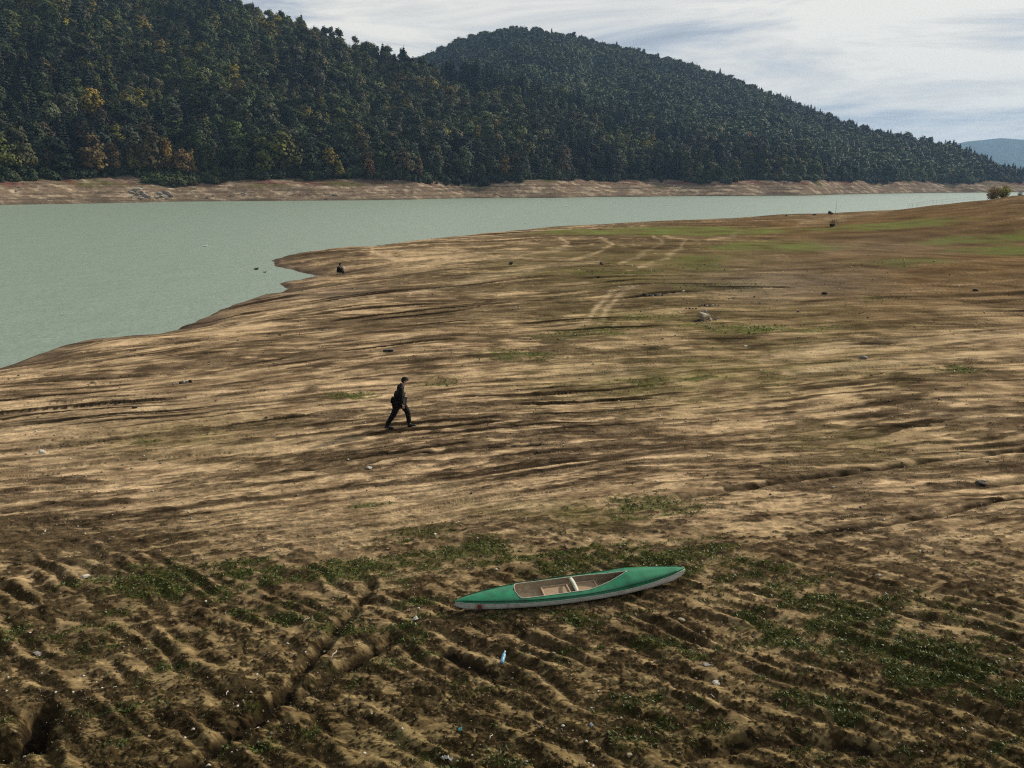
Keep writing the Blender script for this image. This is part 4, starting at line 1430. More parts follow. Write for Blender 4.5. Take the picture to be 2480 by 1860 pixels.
for key in ('r', 'l'):
    hp_, kn, an = LEG[key]
    mid_ = tuple((a + b2) / 2 for a, b2 in zip(kn, an))
    J3[key + 'h'] = (hp_, 0.105); J3[key + 'k'] = (kn, 0.078); J3[key + 'm'] = (mid_, 0.066); J3[key + 'a'] = ((an[0], an[1], an[2] - 0.015), 0.062)
    E3 += [('pelvis', key + 'h'), (key + 'h', key + 'k'), (key + 'k', key + 'm'), (key + 'm', key + 'a')]
skinned('trousers', J3, E3, M_pants, man, 'pelvis')
shoe(man, (-0.415, -0.11, 0.03), (1, 0), 0.12, 0.31); shoe(man, (0.335, 0.10, 0.02), (1, 0), -0.06)
cap = join(ellip(0.118, 0.098, 0.095, (0.218, 0, 1.690), zmin=-0.15))
brim = bmesh.new()
vs_ = [brim.verts.new((0.215 + 0.105 + 0.07 * math.sin(a) - 0.02, 0.075 * math.cos(a), 1.668 - 0.012 * math.sin(a))) for a in [k * math.pi / 8 for k in range(9)]]
brim.faces.new(vs_)
bmesh.ops.solidify(brim, geom=list(brim.faces), thickness=0.008)
cpo = ob('cap', cap, M_cap, man); ob('brim', brim, M_cap, cpo)
ob('hair', ellip(0.075, 0.088, 0.075, (0.165, 0, 1.645)), M_hair, man)
for sd_ in (-1, 1):
    ob('ear', ellip(0.018, 0.010, 0.032, (0.205, sd_ * 0.090, 1.628), 8, 6), M_skin, man)
    ob('eye', ellip(0.008, 0.011, 0.008, (0.308, sd_ * 0.032, 1.640), 8, 6), simple('eye', (0.03, 0.02, 0.015), 0.3), man)
ob('mouth', box(0.01, 0.045, 0.008, (0.300, 0, 1.585), 0.002), simple('lips', (0.28, 0.10, 0.08), 0.6), man)
ob('hip_bag', box(0.12, 0.24, 0.19, (-0.215, 0.02, 0.97), 0.02, Matrix.Rotation(0.2, 4, 'Y')), M_jacket, man)

# seated angler on the spit
ax_, ay_, az_ = place(824, 664)
ang = empty('person', (ax_, ay_, az_), math.radians(-8))
tag(ang, 'small hooded person in dark clothes sitting by the water on the spit', 'person')
J = {'pelvis': ((-0.12, 0, 0.36), (0.13, 0.11)), 'belly': ((-0.10, 0, 0.52), (0.13, 0.11)), 'chest': ((-0.05, 0, 0.70), (0.15, 0.11)), 'collar': ((0.0, 0, 0.84), (0.09, 0.07)),
     'neck': ((0.02, 0, 0.91), 0.05), 'jaw': ((0.055, 0, 0.955), 0.068), 'cran': ((0.06, 0, 1.03), (0.08, 0.09)), 'chin': ((0.12, 0, 0.935), 0.026), 'nose': ((0.165, 0, 0.99), 0.012)}
E = [('pelvis', 'belly'), ('belly', 'chest'), ('chest', 'collar'), ('collar', 'neck'), ('neck', 'jaw'), ('jaw', 'cran'), ('jaw', 'chin'), ('jaw', 'nose')]
for sd_, key in ((-1, 'n'), (1, 'f')):
    J[key + 'sho'] = ((-0.01, sd_ * 0.17, 0.80), 0.058); J[key + 'elb'] = ((0.10, sd_ * 0.24, 0.56), 0.044); J[key + 'wrist'] = ((0.31, sd_ * 0.13, 0.55), 0.028)
    E += [('collar', key + 'sho'), (key + 'sho', key + 'elb'), (key + 'elb', key + 'wrist')]
    hand(J, E, J[key + 'wrist'][0], key, (1, -sd_ * 0.3, -0.1), (0, -sd_ * 0.5, 0.6), (0.1, 0, -1))
    J[key + 'hip'] = ((-0.08, sd_ * 0.10, 0.36), 0.085); J[key + 'knee'] = ((0.27, sd_ * 0.17, 0.44), 0.058); J[key + 'ankle'] = ((0.30, sd_ * 0.17, 0.09), 0.038); J[key + 'foot'] = ((0.40, sd_ * 0.17, 0.05), 0.032)
    E += [('pelvis', key + 'hip'), (key + 'hip', key + 'knee'), (key + 'knee', key + 'ankle'), (key + 'ankle', key + 'foot')]
skinned('body', J, E, M_skin, ang, 'pelvis', 1)
J2 = {'hem': ((-0.14, 0, 0.34), (0.19, 0.15)), 'waist': ((-0.11, 0, 0.50), (0.18, 0.145)), 'chest': ((-0.06, 0, 0.70), (0.175, 0.13)), 'collar': ((0.0, 0, 0.845), (0.10, 0.08)), 'nb': ((0.02, 0, 0.91), 0.068)}
E2 = [('hem', 'waist'), ('waist', 'chest'), ('chest', 'collar'), ('collar', 'nb')]
for key in ('n', 'f'):
    J2[key + 's'] = (J[key + 'sho'][0], 0.075); J2[key + 'e'] = (J[key + 'elb'][0], 0.060); J2[key + 'w'] = (J[key + 'wrist'][0], 0.045)
    E2 += [('collar', key + 's'), (key + 's', key + 'e'), (key + 'e', key + 'w')]
skinned('jacket', J2, E2, M_jacket, ang, 'waist', 1)
J3 = {'p': ((-0.12, 0, 0.36), (0.15, 0.13))}; E3 = []
for key in ('n', 'f'):
    J3[key + 'h'] = (J[key + 'hip'][0], 0.10); J3[key + 'k'] = (J[key + 'knee'][0], 0.078); J3[key + 'a'] = (J[key + 'ankle'][0], 0.060)
    E3 += [('p', key + 'h'), (key + 'h', key + 'k'), (key + 'k', key + 'a')]
skinned('trousers', J3, E3, M_pants, ang, 'p', 1)
for sd_ in (-1, 1): shoe(ang, (0.33, sd_ * 0.17, 0.012), (1, 0))
hd = bmesh.new()
hd.free()
hd = ellip(0.125, 0.115, 0.150, (0.035, 0, 1.03))
bmesh.ops.delete(hd, geom=[v for v in hd.verts if v.co.x > 0.115], context='VERTS')
ob('hood', hd, M_cap, ang)
st = empty('stool', (ax_ - 0.14, ay_, az_), math.radians(-8))
tag(st, 'low folding stool under the seated person', 'stool')
ob('seat', box(0.34, 0.36, 0.03, (0, 0, 0.245), 0.008), simple('dark_canvas', (0.02, 0.022, 0.02), 0.9), st)
for a_, c_ in ((-1, -1), (-1, 1), (1, -1), (1, 1)):
    ob('leg', tube([(a_ * 0.14, c_ * 0.15, 0.235), (a_ * 0.16, c_ * 0.16, -0.02)], 0.012, 6), simple('grey_metal', (0.2, 0.2, 0.2), 0.4), st)
bx_, by_, bz_ = place(825.5, 660.5)
bk = empty('bucket', (bx_ + 0.1, by_ - 0.7, gz_at(bx_ + 0.1, by_ - 0.7)))
tag(bk, 'light grey bucket standing in front of the seated person', 'bucket')
rows_ = [[(rr2 * math.cos(a * 0.5236), rr2 * math.sin(a * 0.5236), z_) for a in range(12)] for rr2, z_ in ((0.001, 0.0), (0.11, 0.0), (0.14, 0.28), (0.148, 0.285), (0.13, 0.285), (0.10, 0.02), (0.001, 0.02))]
ob('pail', loft(rows_, True), simple('grey_plastic', (0.38, 0.39, 0.42), 0.5), bk)
ob('handle', tube([(-0.145, 0, 0.27), (-0.12, 0, 0.36), (0, 0, 0.41), (0.12, 0, 0.36), (0.145, 0, 0.27)], 0.005, 5), simple('handle_wire', (0.3, 0.3, 0.3), 0.4), bk)
wb = place(828.5, 656)
rows_ = []
bm = ellip(0.10, 0.07, 0.20, (0, 0, 0.18), 10, 8)
for v in bm.verts: v.co.x += 0.03 * math.sin(v.co.z * 17); v.co.y += 0.02 * math.cos(v.co.z * 23)
sk = ob('sack', bm, simple('white_plastic_bag', (0.72, 0.71, 0.66), 0.6)); sk.location = (ax_ + 0.26, ay_ + 0.55, az_ + 0.42)
bpole = empty('rod_rest', (ax_ + 0.26, ay_ + 0.55, gz_at(ax_ + 0.26, ay_ + 0.55)))
ob('post', tube([(0, 0, -0.1), (0, 0, 0.80)], 0.012, 5), M_trunk, bpole)
tag(bpole, 'thin stick planted beside the seated person', 'stick')
tag(sk, 'white plastic bag hung on a stick beside the seated person', 'bag')


# ------------------------------------------------------------------ stones
def stone_mesh(seed, name='stone'):
    rs = np.random.RandomState(seed)
    bm = bmesh.new()
    bmesh.ops.create_icosphere(bm, subdivisions=3, radius=1)
    cuts = [(Vector(rs.normal(size=3)).normalized(), rs.uniform(0.45, 0.85)) for _ in range(11)]
    for v in bm.verts:
        for nrm, d_ in cuts:
            q = v.co.dot(nrm)
            if q > d_: v.co -= nrm * (q - d_) * 0.92
        v.co += v.co.normalized() * float(rs.normal() * 0.012)
    for f in bm.faces: f.smooth = False
    me_ = bpy.data.meshes.new(name); bm.to_mesh(me_); bm.free()
    return me_


M_st = {k: simple('stone_' + k, c, 0.9, 0.45, 2.5, 0.2, 0.5, c2) for k, c, c2 in (
    ('pale', (0.50, 0.46, 0.39), (0.30, 0.27, 0.22)), ('tan', (0.34, 0.28, 0.20), (0.19, 0.15, 0.10)), ('grey', (0.24, 0.23, 0.21), (0.11, 0.10, 0.09)),
    ('dark', (0.060, 0.050, 0.042), (0.030, 0.026, 0.022)), ('bank', (0.42, 0.38, 0.32), (0.12, 0.10, 0.085)))}
SM = [stone_mesh(40 + i) for i in range(7)]
for m_s in SM: m_s.materials.append(M_st['grey'])


def stone(u, v, wpx, hpx, kind, label, group=None, seed=0, dz=0.0, name='stone', far=False, sink=0.25, deep=0.8):
    dz *= 0.62
    if far:
        a, b2, c, _ = place_hill(u, v)
    else:
        a, b2, c = place(u, v)
    mpp = (b2 * CP + (CAM_H - c) * SP) / FPX
    w_, h_ = wpx * mpp / 2, hpx * mpp / 2
    o = bpy.data.objects.new(name, SM[seed % 7]); link(o)
    o.material_slots[0].link = 'OBJECT'; o.material_slots[0].material = M_st[kind]
    h_ = h_ * 1.25
    o.scale = (w_ * 1.12, w_ * deep * 1.1, h_ * 1.1)
    o.rotation_euler = (0.15 * math.sin(seed * 1.7), 0.15 * math.cos(seed * 2.3), 0.5 * math.sin(seed * 3.1))
    o.location = (a, b2, c + h_ * (1 - 2 * sink) + dz * mpp)
    tag(o, label, 'stone' if name == 'stone' else name, group)
    return o


g_ = 'stones heaped in the pale rock pile'
for i, (u, v, w, h, dz, k, lab) in enumerate((
        (1705, 775, 34, 19, 0, 'tan', 'broad brown-tan boulder forming the core of the pale rock pile'),
        (1703, 777, 20, 15, 0, 'tan', 'biggest tan block at the base of the pale rock pile'),
        (1697, 768, 14, 10, 5, 'pale', 'pale slab leaning on the left shoulder of the rock pile'),
        (1702, 763, 9, 7, 11, 'pale', 'rounded pale stone crowning the rock pile, left one of two'),
        (1707, 763, 8, 7, 10, 'pale', 'pale stone on top of the rock pile, right one of two'),
        (1712, 770, 12, 8, 5, 'grey', 'grey flat stone on the right slope of the rock pile'),
        (1717, 774, 10, 8, 2, 'tan', 'tan stone low on the right slope of the rock pile'),
        (1721, 776, 8, 9, 0, 'pale', 'upright pale stone at the right foot of the rock pile'),
        (1691, 778, 10, 6, 0, 'dark', 'dark stone at the left foot of the rock pile'),
        (1684, 779, 8, 4, 0, 'dark', 'flat dark stone farthest left of the rock pile'),
        (1699, 780, 7, 3, 0, 'pale', 'little pale stone in front of the rock pile'),
        (1731, 774, 10, 4, 0, 'grey', 'low grey stone just right of the rock pile'),
        (1738, 772, 6, 3, 0, 'tan', 'small tan stone trailing right of the rock pile'))):
    stone(u, v, w, h, k, lab, g_, i, dz, sink=0.15)
row_a = [(1543, 718, 7, 2, 'dark'), (1552, 717, 8, 3, 'dark'), (1560, 716, 9, 6, 'dark'), (1568, 717, 7, 5, 'grey'), (1575, 717, 8, 6, 'dark'), (1581, 717, 5, 4, 'pale'),
         (1587, 716, 7, 6, 'dark'), (1592, 716, 8, 7, 'grey'), (1598, 715, 5, 6, 'pale'), (1604, 716, 5, 3, 'dark')]
for i, (u, v, w, h, k) in enumerate(row_a):
    stone(u, v, w, h, k, '%s stone in the row of stones left of the gravelly patch' % {'dark': 'dark', 'grey': 'grey', 'pale': 'pale'}[k], 'row of stones beyond the wheel tracks', i + 3)
row_b = [(1694, 742, 6, 4, 'dark'), (1700, 741, 7, 4, 'grey'), (1706, 741, 6, 5, 'dark'), (1712, 743, 6, 4, 'pale'), (1719, 742, 7, 4, 'dark'), (1727, 741, 5, 5, 'pale'), (1734, 740, 7, 4, 'grey'), (1740, 741, 5, 3, 'dark')]
for i, (u, v, w, h, k) in enumerate(row_b):
    stone(u, v, w, h, k, '%s stone in the short row just behind the rock pile' % k, 'short row of stones behind the rock pile', i + 9)
row_c = [(1662, 748, 6, 2.5, 'dark'), (1670, 748, 7, 3.5, 'dark'), (1678, 748, 7, 3.5, 'grey'), (1685, 748, 5, 3, 'dark')]
for i, (u, v, w, h, k) in enumerate(row_c):
    stone(u, v, w, h, k, '%s flat stone in the small cluster left of the short stone row' % k, 'small cluster of flat stones', i + 15)
MISC = [
    (1654, 708, 10, 6, 'pale', 'single pale stone right of the long dark stone row'), (1632, 710, 6, 5, 'dark', 'brown lump between the long stone row and a pale stone'),
    (1618, 713, 6, 3, 'grey', 'small grey stone right beside the end of the long stone row'),
    (1776, 722, 10, 5, 'grey', 'grey stone on the gravelly patch above the rock pile'), (1766, 724, 6, 3, 'dark', 'dark stone beside the grey stone on the gravelly patch'),
    (1646, 757, 7, 3, 'pale', 'flat pale stone left of the rock pile'), (1827, 720, 5, 3, 'dark', 'dark pebble on the gravel plain right of centre'),
    (1840, 735, 7, 4, 'grey', 'pale grey lump at the edge of the gravel plain'), (1560, 835, 9, 4, 'dark', 'dark clod below the green strip near the tracks'),
    (1558, 818, 6, 4, 'pale', 'pale small stone above the dark clod near the tracks'), (1605, 821, 8, 6, 'tan', 'tan lump right of the pale small stone'),
    (1634, 813, 6, 4, 'pale', 'pale stone up right of the tan lump'), (1805, 840, 11, 4, 'pale', 'whitish flat stone lying against the long dark scarp'),
    (1996, 713, 14, 6, 'dark', 'dark stone alone on the brown plain right of centre'), (1933, 756, 10, 4, 'dark', 'dark small stone left on the rusty plain'),
    (2361, 704, 14, 6, 'dark', 'dark flat stone alone near the right edge'), (2300, 666, 6, 3, 'dark', 'tiny dark stone on the far right plain'),
    (2092, 869, 20, 11, 'grey', 'bluish grey boulder half sunk beside the pale band'), (2022, 824, 14, 5, 'dark', 'dark lump on the near edge of the pale band'),
    (1456, 641, 10, 8, 'dark', 'dark clod in the grass left of the curved tracks'), (1450, 672, 8, 5, 'dark', 'brown clod on the green strip below the curved tracks'),
    (1237, 641, 12, 8, 'dark', 'black lump on the beach left of the curved tracks'), (969, 688, 9, 3, 'pale', 'whitish stone on the tip of the beach'),
    (678, 812, 8, 4, 'dark', 'dark lump on the bare mud above the walking person'), (790, 799, 9, 4, 'pale', 'pale flake of mud on the left slope'),
    (1249, 746, 6, 5, 'pale', 'pale stone in the scatter left of the wheel tracks'), (1256, 748, 6, 5, 'tan', 'tan stone in the scatter left of the wheel tracks'),
    (1242, 750, 4, 3, 'grey', 'grey pebble in the scatter left of the wheel tracks'), (1160, 743, 8, 3, 'dark', 'dark driftwood chip on the slope left of centre'),
    (226, 927, 15, 7, 'tan', 'purplish tan stone on the left mud below the shore'), (327, 989, 14, 7, 'dark', 'dark stone with pale mud beside it on the left flat'),
    (281, 973, 9, 4, 'dark', 'small dark stone left of the stone with pale mud'), (506, 881, 8, 5, 'pale', 'pale pink stone on the dark streak at left'),
    (102, 1098, 16, 12, 'pale', 'white grey stone standing alone on the bare mud at left'), (455, 1239, 7, 5, 'pale', 'little white stone low on the left flat'),
    (205, 1400, 24, 9, 'pale', 'flat pale slab on the light mud patch at lower left'), (90, 1578, 24, 8, 'grey', 'grey slab in the furrows at the lower left'),
    (1054, 1298, 9, 6, 'pale', 'pink white stone above the green moss band'), (895, 1138, 18, 6, 'pale', 'crumbled white stone between the crack lines'),
    (2382, 1168, 12, 5, 'pale', 'white stone on a dark clod near the right edge'), (2374, 1174, 26, 8, 'dark', 'dark clod under the white stone near the right edge'),
    (2018, 1184, 8, 4, 'pale', 'white pebble below the long dark gully'), (2425, 1212, 8, 4, 'pale', 'white pebble at the right edge below the gully'),
    (2391, 1120, 8, 6, 'grey', 'grey pebble just above the long dark gully'), (1525, 1831, 15, 10, 'tan', 'tan flat stone at the bottom edge of the picture'),
    (1275, 1842, 12, 9, 'grey', 'grey green stone at the bottom edge left of the tan one'), (1710, 1610, 26, 6, 'grey', 'long grey flake in the furrows right of the kayak'),
    (1735, 1650, 24, 6, 'pale', 'pale splinter of stone in the furrows right of the kayak'), (1650, 1503, 18, 7, 'tan', 'tan flake on the soil in front of the kayak bow'),
    (2126, 1396, 20, 9, 'tan', 'sandy clod on the green strip at right'), (2356, 1475, 20, 5, 'tan', 'thin tan flake on the bare soil at far right'),
    (1677, 1712, 12, 7, 'grey', 'grey stone in the dark hollow at lower right'), (360, 1776, 12, 7, 'tan', 'pale ring shaped clod at the lower left'),
]
for i, (u, v, w, h, k, lab) in enumerate(MISC):
    stone(u, v, w, h, k, lab, 'stones and clods lying on the lake bed', i * 3 + 1)
for i, (u, v, w, h) in enumerate(((429, 931, 7, 5), (437, 930, 9, 7), (445, 929, 9, 9), (453, 928, 8, 9), (461, 927, 9, 9), (419, 932, 6, 4), (403, 934, 5, 3))):
    stone(u, v, w, h, ('tan', 'dark', 'grey')[i % 3], '%s stone in the small heap on the left mud flat' % ('tan', 'dark', 'grey')[i % 3], 'small stone heap on the left flat', i)
# skyline lumps
stone(2011, 519.5, 13.5, 9, 'dark', 'big dark domed boulder standing on the far skyline of the beach', None, 2, name='boulder', sink=0.2)
stone(1971, 521.5, 11, 4, 'dark', 'low dark lump on the skyline left of the domed boulder', 'lumps on the beach skyline', 4)
stone(1904, 524, 4, 4, 'dark', 'tiny dark stone on the skyline far left of the domed boulder', 'lumps on the beach skyline', 5)
stone(2121, 514, 7, 3.5, 'dark', 'small dark mound on the skyline right of the domed boulder', 'lumps on the beach skyline', 6)
# water line stones
for i, (u, v, w, h) in enumerate(((716, 655.5, 4, 2), (722, 656, 4, 4.5), (764, 667, 6, 2.5), (774, 667, 6, 2.5))):
    a, b2 = on_plane(u, v, ZW)
    o = stone(u, v, w, h, 'dark', ('small dark stone in the shallows at the upper spit', 'round dark stone in the shallows at the upper spit',
                                   'left flat dark stone in the inlet between the spits', 'right flat dark stone in the inlet between the spits')[i], 'stones in the shallows', i)
    o.location = (a, b2, ZW + 0.02)
# rocks of the far bank
rb = [(318, 470, 14, 10), (326, 463, 16, 9), (336, 460, 14, 8), (331, 474, 14, 10), (343, 470, 12, 10), (349, 477, 14, 9), (357, 480, 10, 9), (322, 480, 12, 8), (338, 482, 16, 6),
      (384, 470, 16, 7), (395, 467, 18, 7), (405, 471, 14, 8), (412, 478, 12, 8), (392, 478, 18, 8), (378, 480, 14, 6), (402, 483, 12, 5),
      (470, 478, 8, 4), (485, 482, 10, 4), (500, 480, 7, 4), (515, 476, 8, 4), (530, 480, 6, 3), (560, 474, 7, 4), (585, 470, 9, 5), (594, 472, 8, 4),
      (790, 482, 12, 3), (810, 474, 14, 3), (1200, 472, 10, 3), (1215, 476, 8, 3), (45, 455, 10, 5), (55, 458, 6, 3), (38, 464, 7, 4)]
for i, (u, v, w, h) in enumerate(rb):
    where = 'in the left outcrop' if i < 9 else 'in the right outcrop' if i < 16 else 'in the rubble right of the outcrops' if i < 24 else 'alone on the bank'
    o = stone(u, v, w, h, 'bank' if i % 3 else 'grey', '%s weathered rock %s below the dark tree' % ('pale' if i % 3 else 'grey', where) if i < 24 else
              ('flat rock at the waterline in mid bank', 'flat pale rock up on the bank right of mid', 'rock on the receding bank', 'second rock on the receding bank, the lower one',
               'pale rock on the left bank scree, topmost', 'small rock on the left bank scree', 'lowest rock on the left bank scree')[i - 24],
              'rocks on the far bank', i, name='rock', far=True, sink=0.3)

# driftwood heap with stones near the pale track
dx_, dy_, dz_ = place(2016, 549)
dw = empty('driftwood', (dx_, dy_, dz_))
tag(dw, 'dark heap of driftwood branches at the end of the pale track', 'driftwood')
rr3 = random.Random(4)
for i in range(26):
    a_ = rr3.uniform(0, 6.28); l_ = rr3.uniform(0.35, 0.85); o_ = Vector((rr3.uniform(-0.35, 0.35), rr3.uniform(-0.35, 0.35), rr3.uniform(0.05, 0.42)))
    d_ = Vector((math.cos(a_), math.sin(a_), rr3.uniform(-0.1, 0.5)))
    ob('branch', tube([o_ - d_ * l_ * .5, o_ + Vector((0, 0, .05)), o_ + d_ * l_ * .5], [0.05, 0.06, 0.02], 5), simple('wet_wood', (0.035, 0.030, 0.022), 0.9) if i == 0 else bpy.data.materials['wet_wood'], dw)
bm = bmesh.new(); P_ = np.random.default_rng(3).normal(size=(160, 3)) * np.array([0.35, 0.3, 0.28]) + np.array([0.0, 0, 0.75])
lq = leaf_quads(P_, 0.07, np.random.default_rng(4)); bm.free()
ob('sprout', np_mesh('sprout', *lq), foliage_mat('sprout_leaves', [(0, (0.05, 0.055, 0.025))]), dw)
o = stone(2012, 549, 4, 3.5, 'pale', 'pale stone tucked in the driftwood heap', None, 3)

# pole and railing on the far beach edge
px_, py_, pz_ = place(2023, 519)
o = ob('pole', tube([(0, 0, -0.3), (0.03, 0, 1.6), (0.06, 0, 3.4)], [0.035, 0.03, 0.02], 6), simple('weathered_pole', (0.16, 0.15, 0.12), 0.9)); o.location = (px_, py_, pz_)
tag(o, 'thin bare pole standing on the skyline by the domed boulder', 'pole')
rl_px = [(2198, 504), (2207, 503.5), (2218, 503), (2232, 502), (2256, 500), (2264, 499), (2279, 498), (2303, 496.5), (2328, 495), (2354, 493), (2385, 490)]
RP = []
for u, v in rl_px:
    d_ = 204.0
    X_ = (u - 1240) / FPX * (d_ * CP + 2); z_ = float(base_z(np.array([X_]), np.array([d_]))[0])
    RP.append(Vector((X_, d_, z_)))
rail = empty('railing', RP[0])
tag(rail, 'faint thin metal railing along the lake edge left of the bushes', 'railing')
M_rail = simple('faded_rail', (0.30, 0.33, 0.33), 0.6)
for p in RP: ob('post', tube([p - RP[0] + Vector((0, 0, -0.3)), p - RP[0] + Vector((0, 0, 1.25))], 0.018, 5), M_rail, rail)
for hh in (1.25, 0.75):
    ob('rail', tube([p - RP[0] + Vector((0, 0, hh)) for p in RP], 0.016, 5), M_rail, rail)

# bushes on the right skyline
def bush(u, v, wpx, hpx, mat, label, seed, name='bush', nleaf=2600, leaf=0.10, spread=1.0):
    d_ = 201.0
    X_ = (u - 1240) / FPX * (d_ * CP + 1.5); z_ = float(base_z(np.array([X_]), np.array([d_]))[0])
    mpp = d_ / FPX; W_, H_ = wpx * mpp / 2, hpx * mpp
    e = empty(name, (X_, d_, z_ - 0.1)); tag(e, label, 'bush', 'bushes on the right skyline')
    rg = np.random.default_rng(seed)
    tips = []
    stems = []
    for i in range(22):
        a_ = rg.uniform(0, 6.28); q = math.sqrt(rg.uniform(0, 1)) * W_ * spread
        tip_ = np.array([q * math.cos(a_), q * math.sin(a_) * 0.8, H_ * rg.uniform(0.6, 1.0) * (1 - 0.35 * (q / W_) ** 2)])
        tips.append(tip_)
        stems.append(tube([(tip_[0] * .15, tip_[1] * .15, 0), (tip_[0] * .6, tip_[1] * .6, tip_[2] * .55), tuple(tip_)], [0.035, 0.02, 0.008], 5))
    ob('stem', join(*stems), M_trunk, e)
    P = []
    for tip_ in tips:
        k_ = nleaf // len(tips); f_ = rg.uniform(0.15, 1.03, k_)[:, None]
        P.append(tip_[None] * f_ ** np.array([0.8, 0.8, 1.0]) + rg.normal(size=(k_, 3)) * np.array([0.28, 0.28, 0.22]))
    P = np.concatenate(P); P[:, 2] = np.maximum(P[:, 2], 0.05)
    ob('foliage', np_mesh('foliage', *leaf_quads(P, leaf, rg)), mat, e)


bush(2402, 490, 34, 30, foliage_mat('russet_bush', [(0, (0.52, 0.36, 0.15))], 0.4), 'russet brown bush on the right skyline, left of the twin green one', 1)
bush(2428, 486, 34, 32, foliage_mat('green_gold_bush', [(0, (0.55, 0.50, 0.10))], 0.4), 'yellow green bush on the right skyline against the water', 2)
bush(2466, 481, 14, 13, foliage_mat('sparse_bush', [(0, (0.09, 0.08, 0.05))], 0.4), 'sparse leafless little bush near the right edge of the skyline', 3, nleaf=90)

# white cabin among the trees of the receding bank
hx_, hy_, hz_, _ = CABIN
cb = empty('cabin', (hx_, hy_, hz_ + 1.2)); tag(cb, 'tiny white cabin showing between trees on the far shore', 'cabin')
ob('wall', box(3.4, 3.0, 2.0, (0, 0, 0)), simple('white_paint', (0.7, 0.7, 0.68), 0.7), cb)
bm = bmesh.new()
rv = [bm.verts.new(p) for p in ((-2, -1.8, 1.0), (2, -1.8, 1.0), (2, 1.8, 1.0), (-2, 1.8, 1.0), (-2, 0, 2.0), (2, 0, 2.0))]
for f_ in ((0, 1, 5, 4), (2, 3, 4, 5), (0, 4, 3), (1, 2, 5), (0, 3, 2, 1)): bm.faces.new([rv[i] for i in f_])
ob('roof', bm, simple('grey_roof', (0.35, 0.35, 0.36), 0.7), cb)
ob('window', box(0.7, 0.05, 0.7, (0.5, -1.53, 0.1)), simple('dark_glass', (0.03, 0.03, 0.04), 0.2), cb)
ob('plinth', box(3.0, 2.6, 2.4, (0, 0, -2.2)), simple('stone_plinth', (0.2, 0.18, 0.15), 0.9), cb)

# ------------------------------------------------------------------ birds
def bird(u, v, size, mat, bill, label, cat, group, face=1):
    a, b2 = on_plane(u, v, ZW)
    e = empty(cat, (a, b2, ZW)); tag(e, label, cat, group)
    rows_ = []
    for f_, w_, zc, h_ in ((-0.55, 0.02, 0.20, 0.02), (-0.42, 0.09, 0.13, 0.07), (-0.15, 0.16, 0.10, 0.13), (0.12, 0.16, 0.10, 0.14), (0.30, 0.10, 0.13, 0.12),
                           (0.36, 0.055, 0.24, 0.055), (0.40, 0.06, 0.34, 0.065), (0.47, 0.035, 0.34, 0.035), (0.50, 0.01, 0.335, 0.01)):
        rows_.append([(face * f_ * size, w_ * math.cos(k * 0.785) * size, (zc + h_ * math.sin(k * 0.785)) * size) for k in range(8)])
    ob('body', loft(rows_, True), mat, e)
    ob('bill', tube([(face * 0.49 * size, 0, 0.335 * size), (face * 0.60 * size, 0, 0.325 * size)], [0.02 * size, 0.006 * size], 5), bill, e)


M_duck = simple('dark_plumage', (0.025, 0.022, 0.018), 0.7); M_bill = simple('bill', (0.25, 0.15, 0.03), 0.5); M_gull = simple('white_plumage', (0.75, 0.75, 0.73), 0.7)
bird(620, 653.3, 0.62, M_duck, M_bill, 'dark duck swimming off the spit, nearer of a pair', 'duck', 'ducks off the spit', -1)
bird(622.5, 650.5, 0.45, M_duck, M_bill, 'dark duck swimming off the spit, farther of a pair', 'duck', 'ducks off the spit', 1)
bird(641.5, 660, 0.45, M_duck, M_bill, 'lone dark duck right of the swimming pair', 'duck', 'ducks off the spit', 1)
for u, v, lab in ((498, 597.5, 'white gull on the water left of the spit'), (1373, 500, 'white gull far out on the water left of centre hill'), (1273, 542, 'white gull near the green edge of the beach'),
                  (1614, 497, 'white gull far out, right one on the open water')):
    bird(u, v, 0.9 if v > 530 else 1.5, M_gull, M_bill, lab, 'gull', 'gulls resting on the water', 1)

# ------------------------------------------------------------------ litter and sticks
def on_bed(o, u, v, dz=0.0, rz=0.0):
    a, b2, c = place(u, v); o.location = (a, b2, c + dz); o.rotation_euler[2] = rz
    return o


def scrap(w, h, seed):
    rg = np.random.default_rng(seed); bm = bmesh.new()
    bmesh.ops.create_grid(bm, x_segments=7, y_segments=6, size=0.5)
    for v in bm.verts:
        v.co = Vector((v.co.x * w * (1 + rg.normal() * .12), v.co.y * h * (1 + rg.normal() * .12), rg.normal() * 0.018 + 0.02))
    bmesh.ops.solidify(bm, geom=list(bm.faces), thickness=0.003)
    return bm


def bottle(length, r_):
    rows_ = [[(x_ * length, q * r_ * math.cos(k * 0.628), q * r_ * math.sin(k * 0.628)) for k in range(10)] for x_, q in
             ((0, 0.01), (0.0, 0.85), (0.04, 1), (0.35, 1.0), (0.45, 0.9), (0.55, 1), (0.72, 1), (0.86, 0.5), (0.92, 0.38), (0.96, 0.38))]
    return loft(rows_, True)


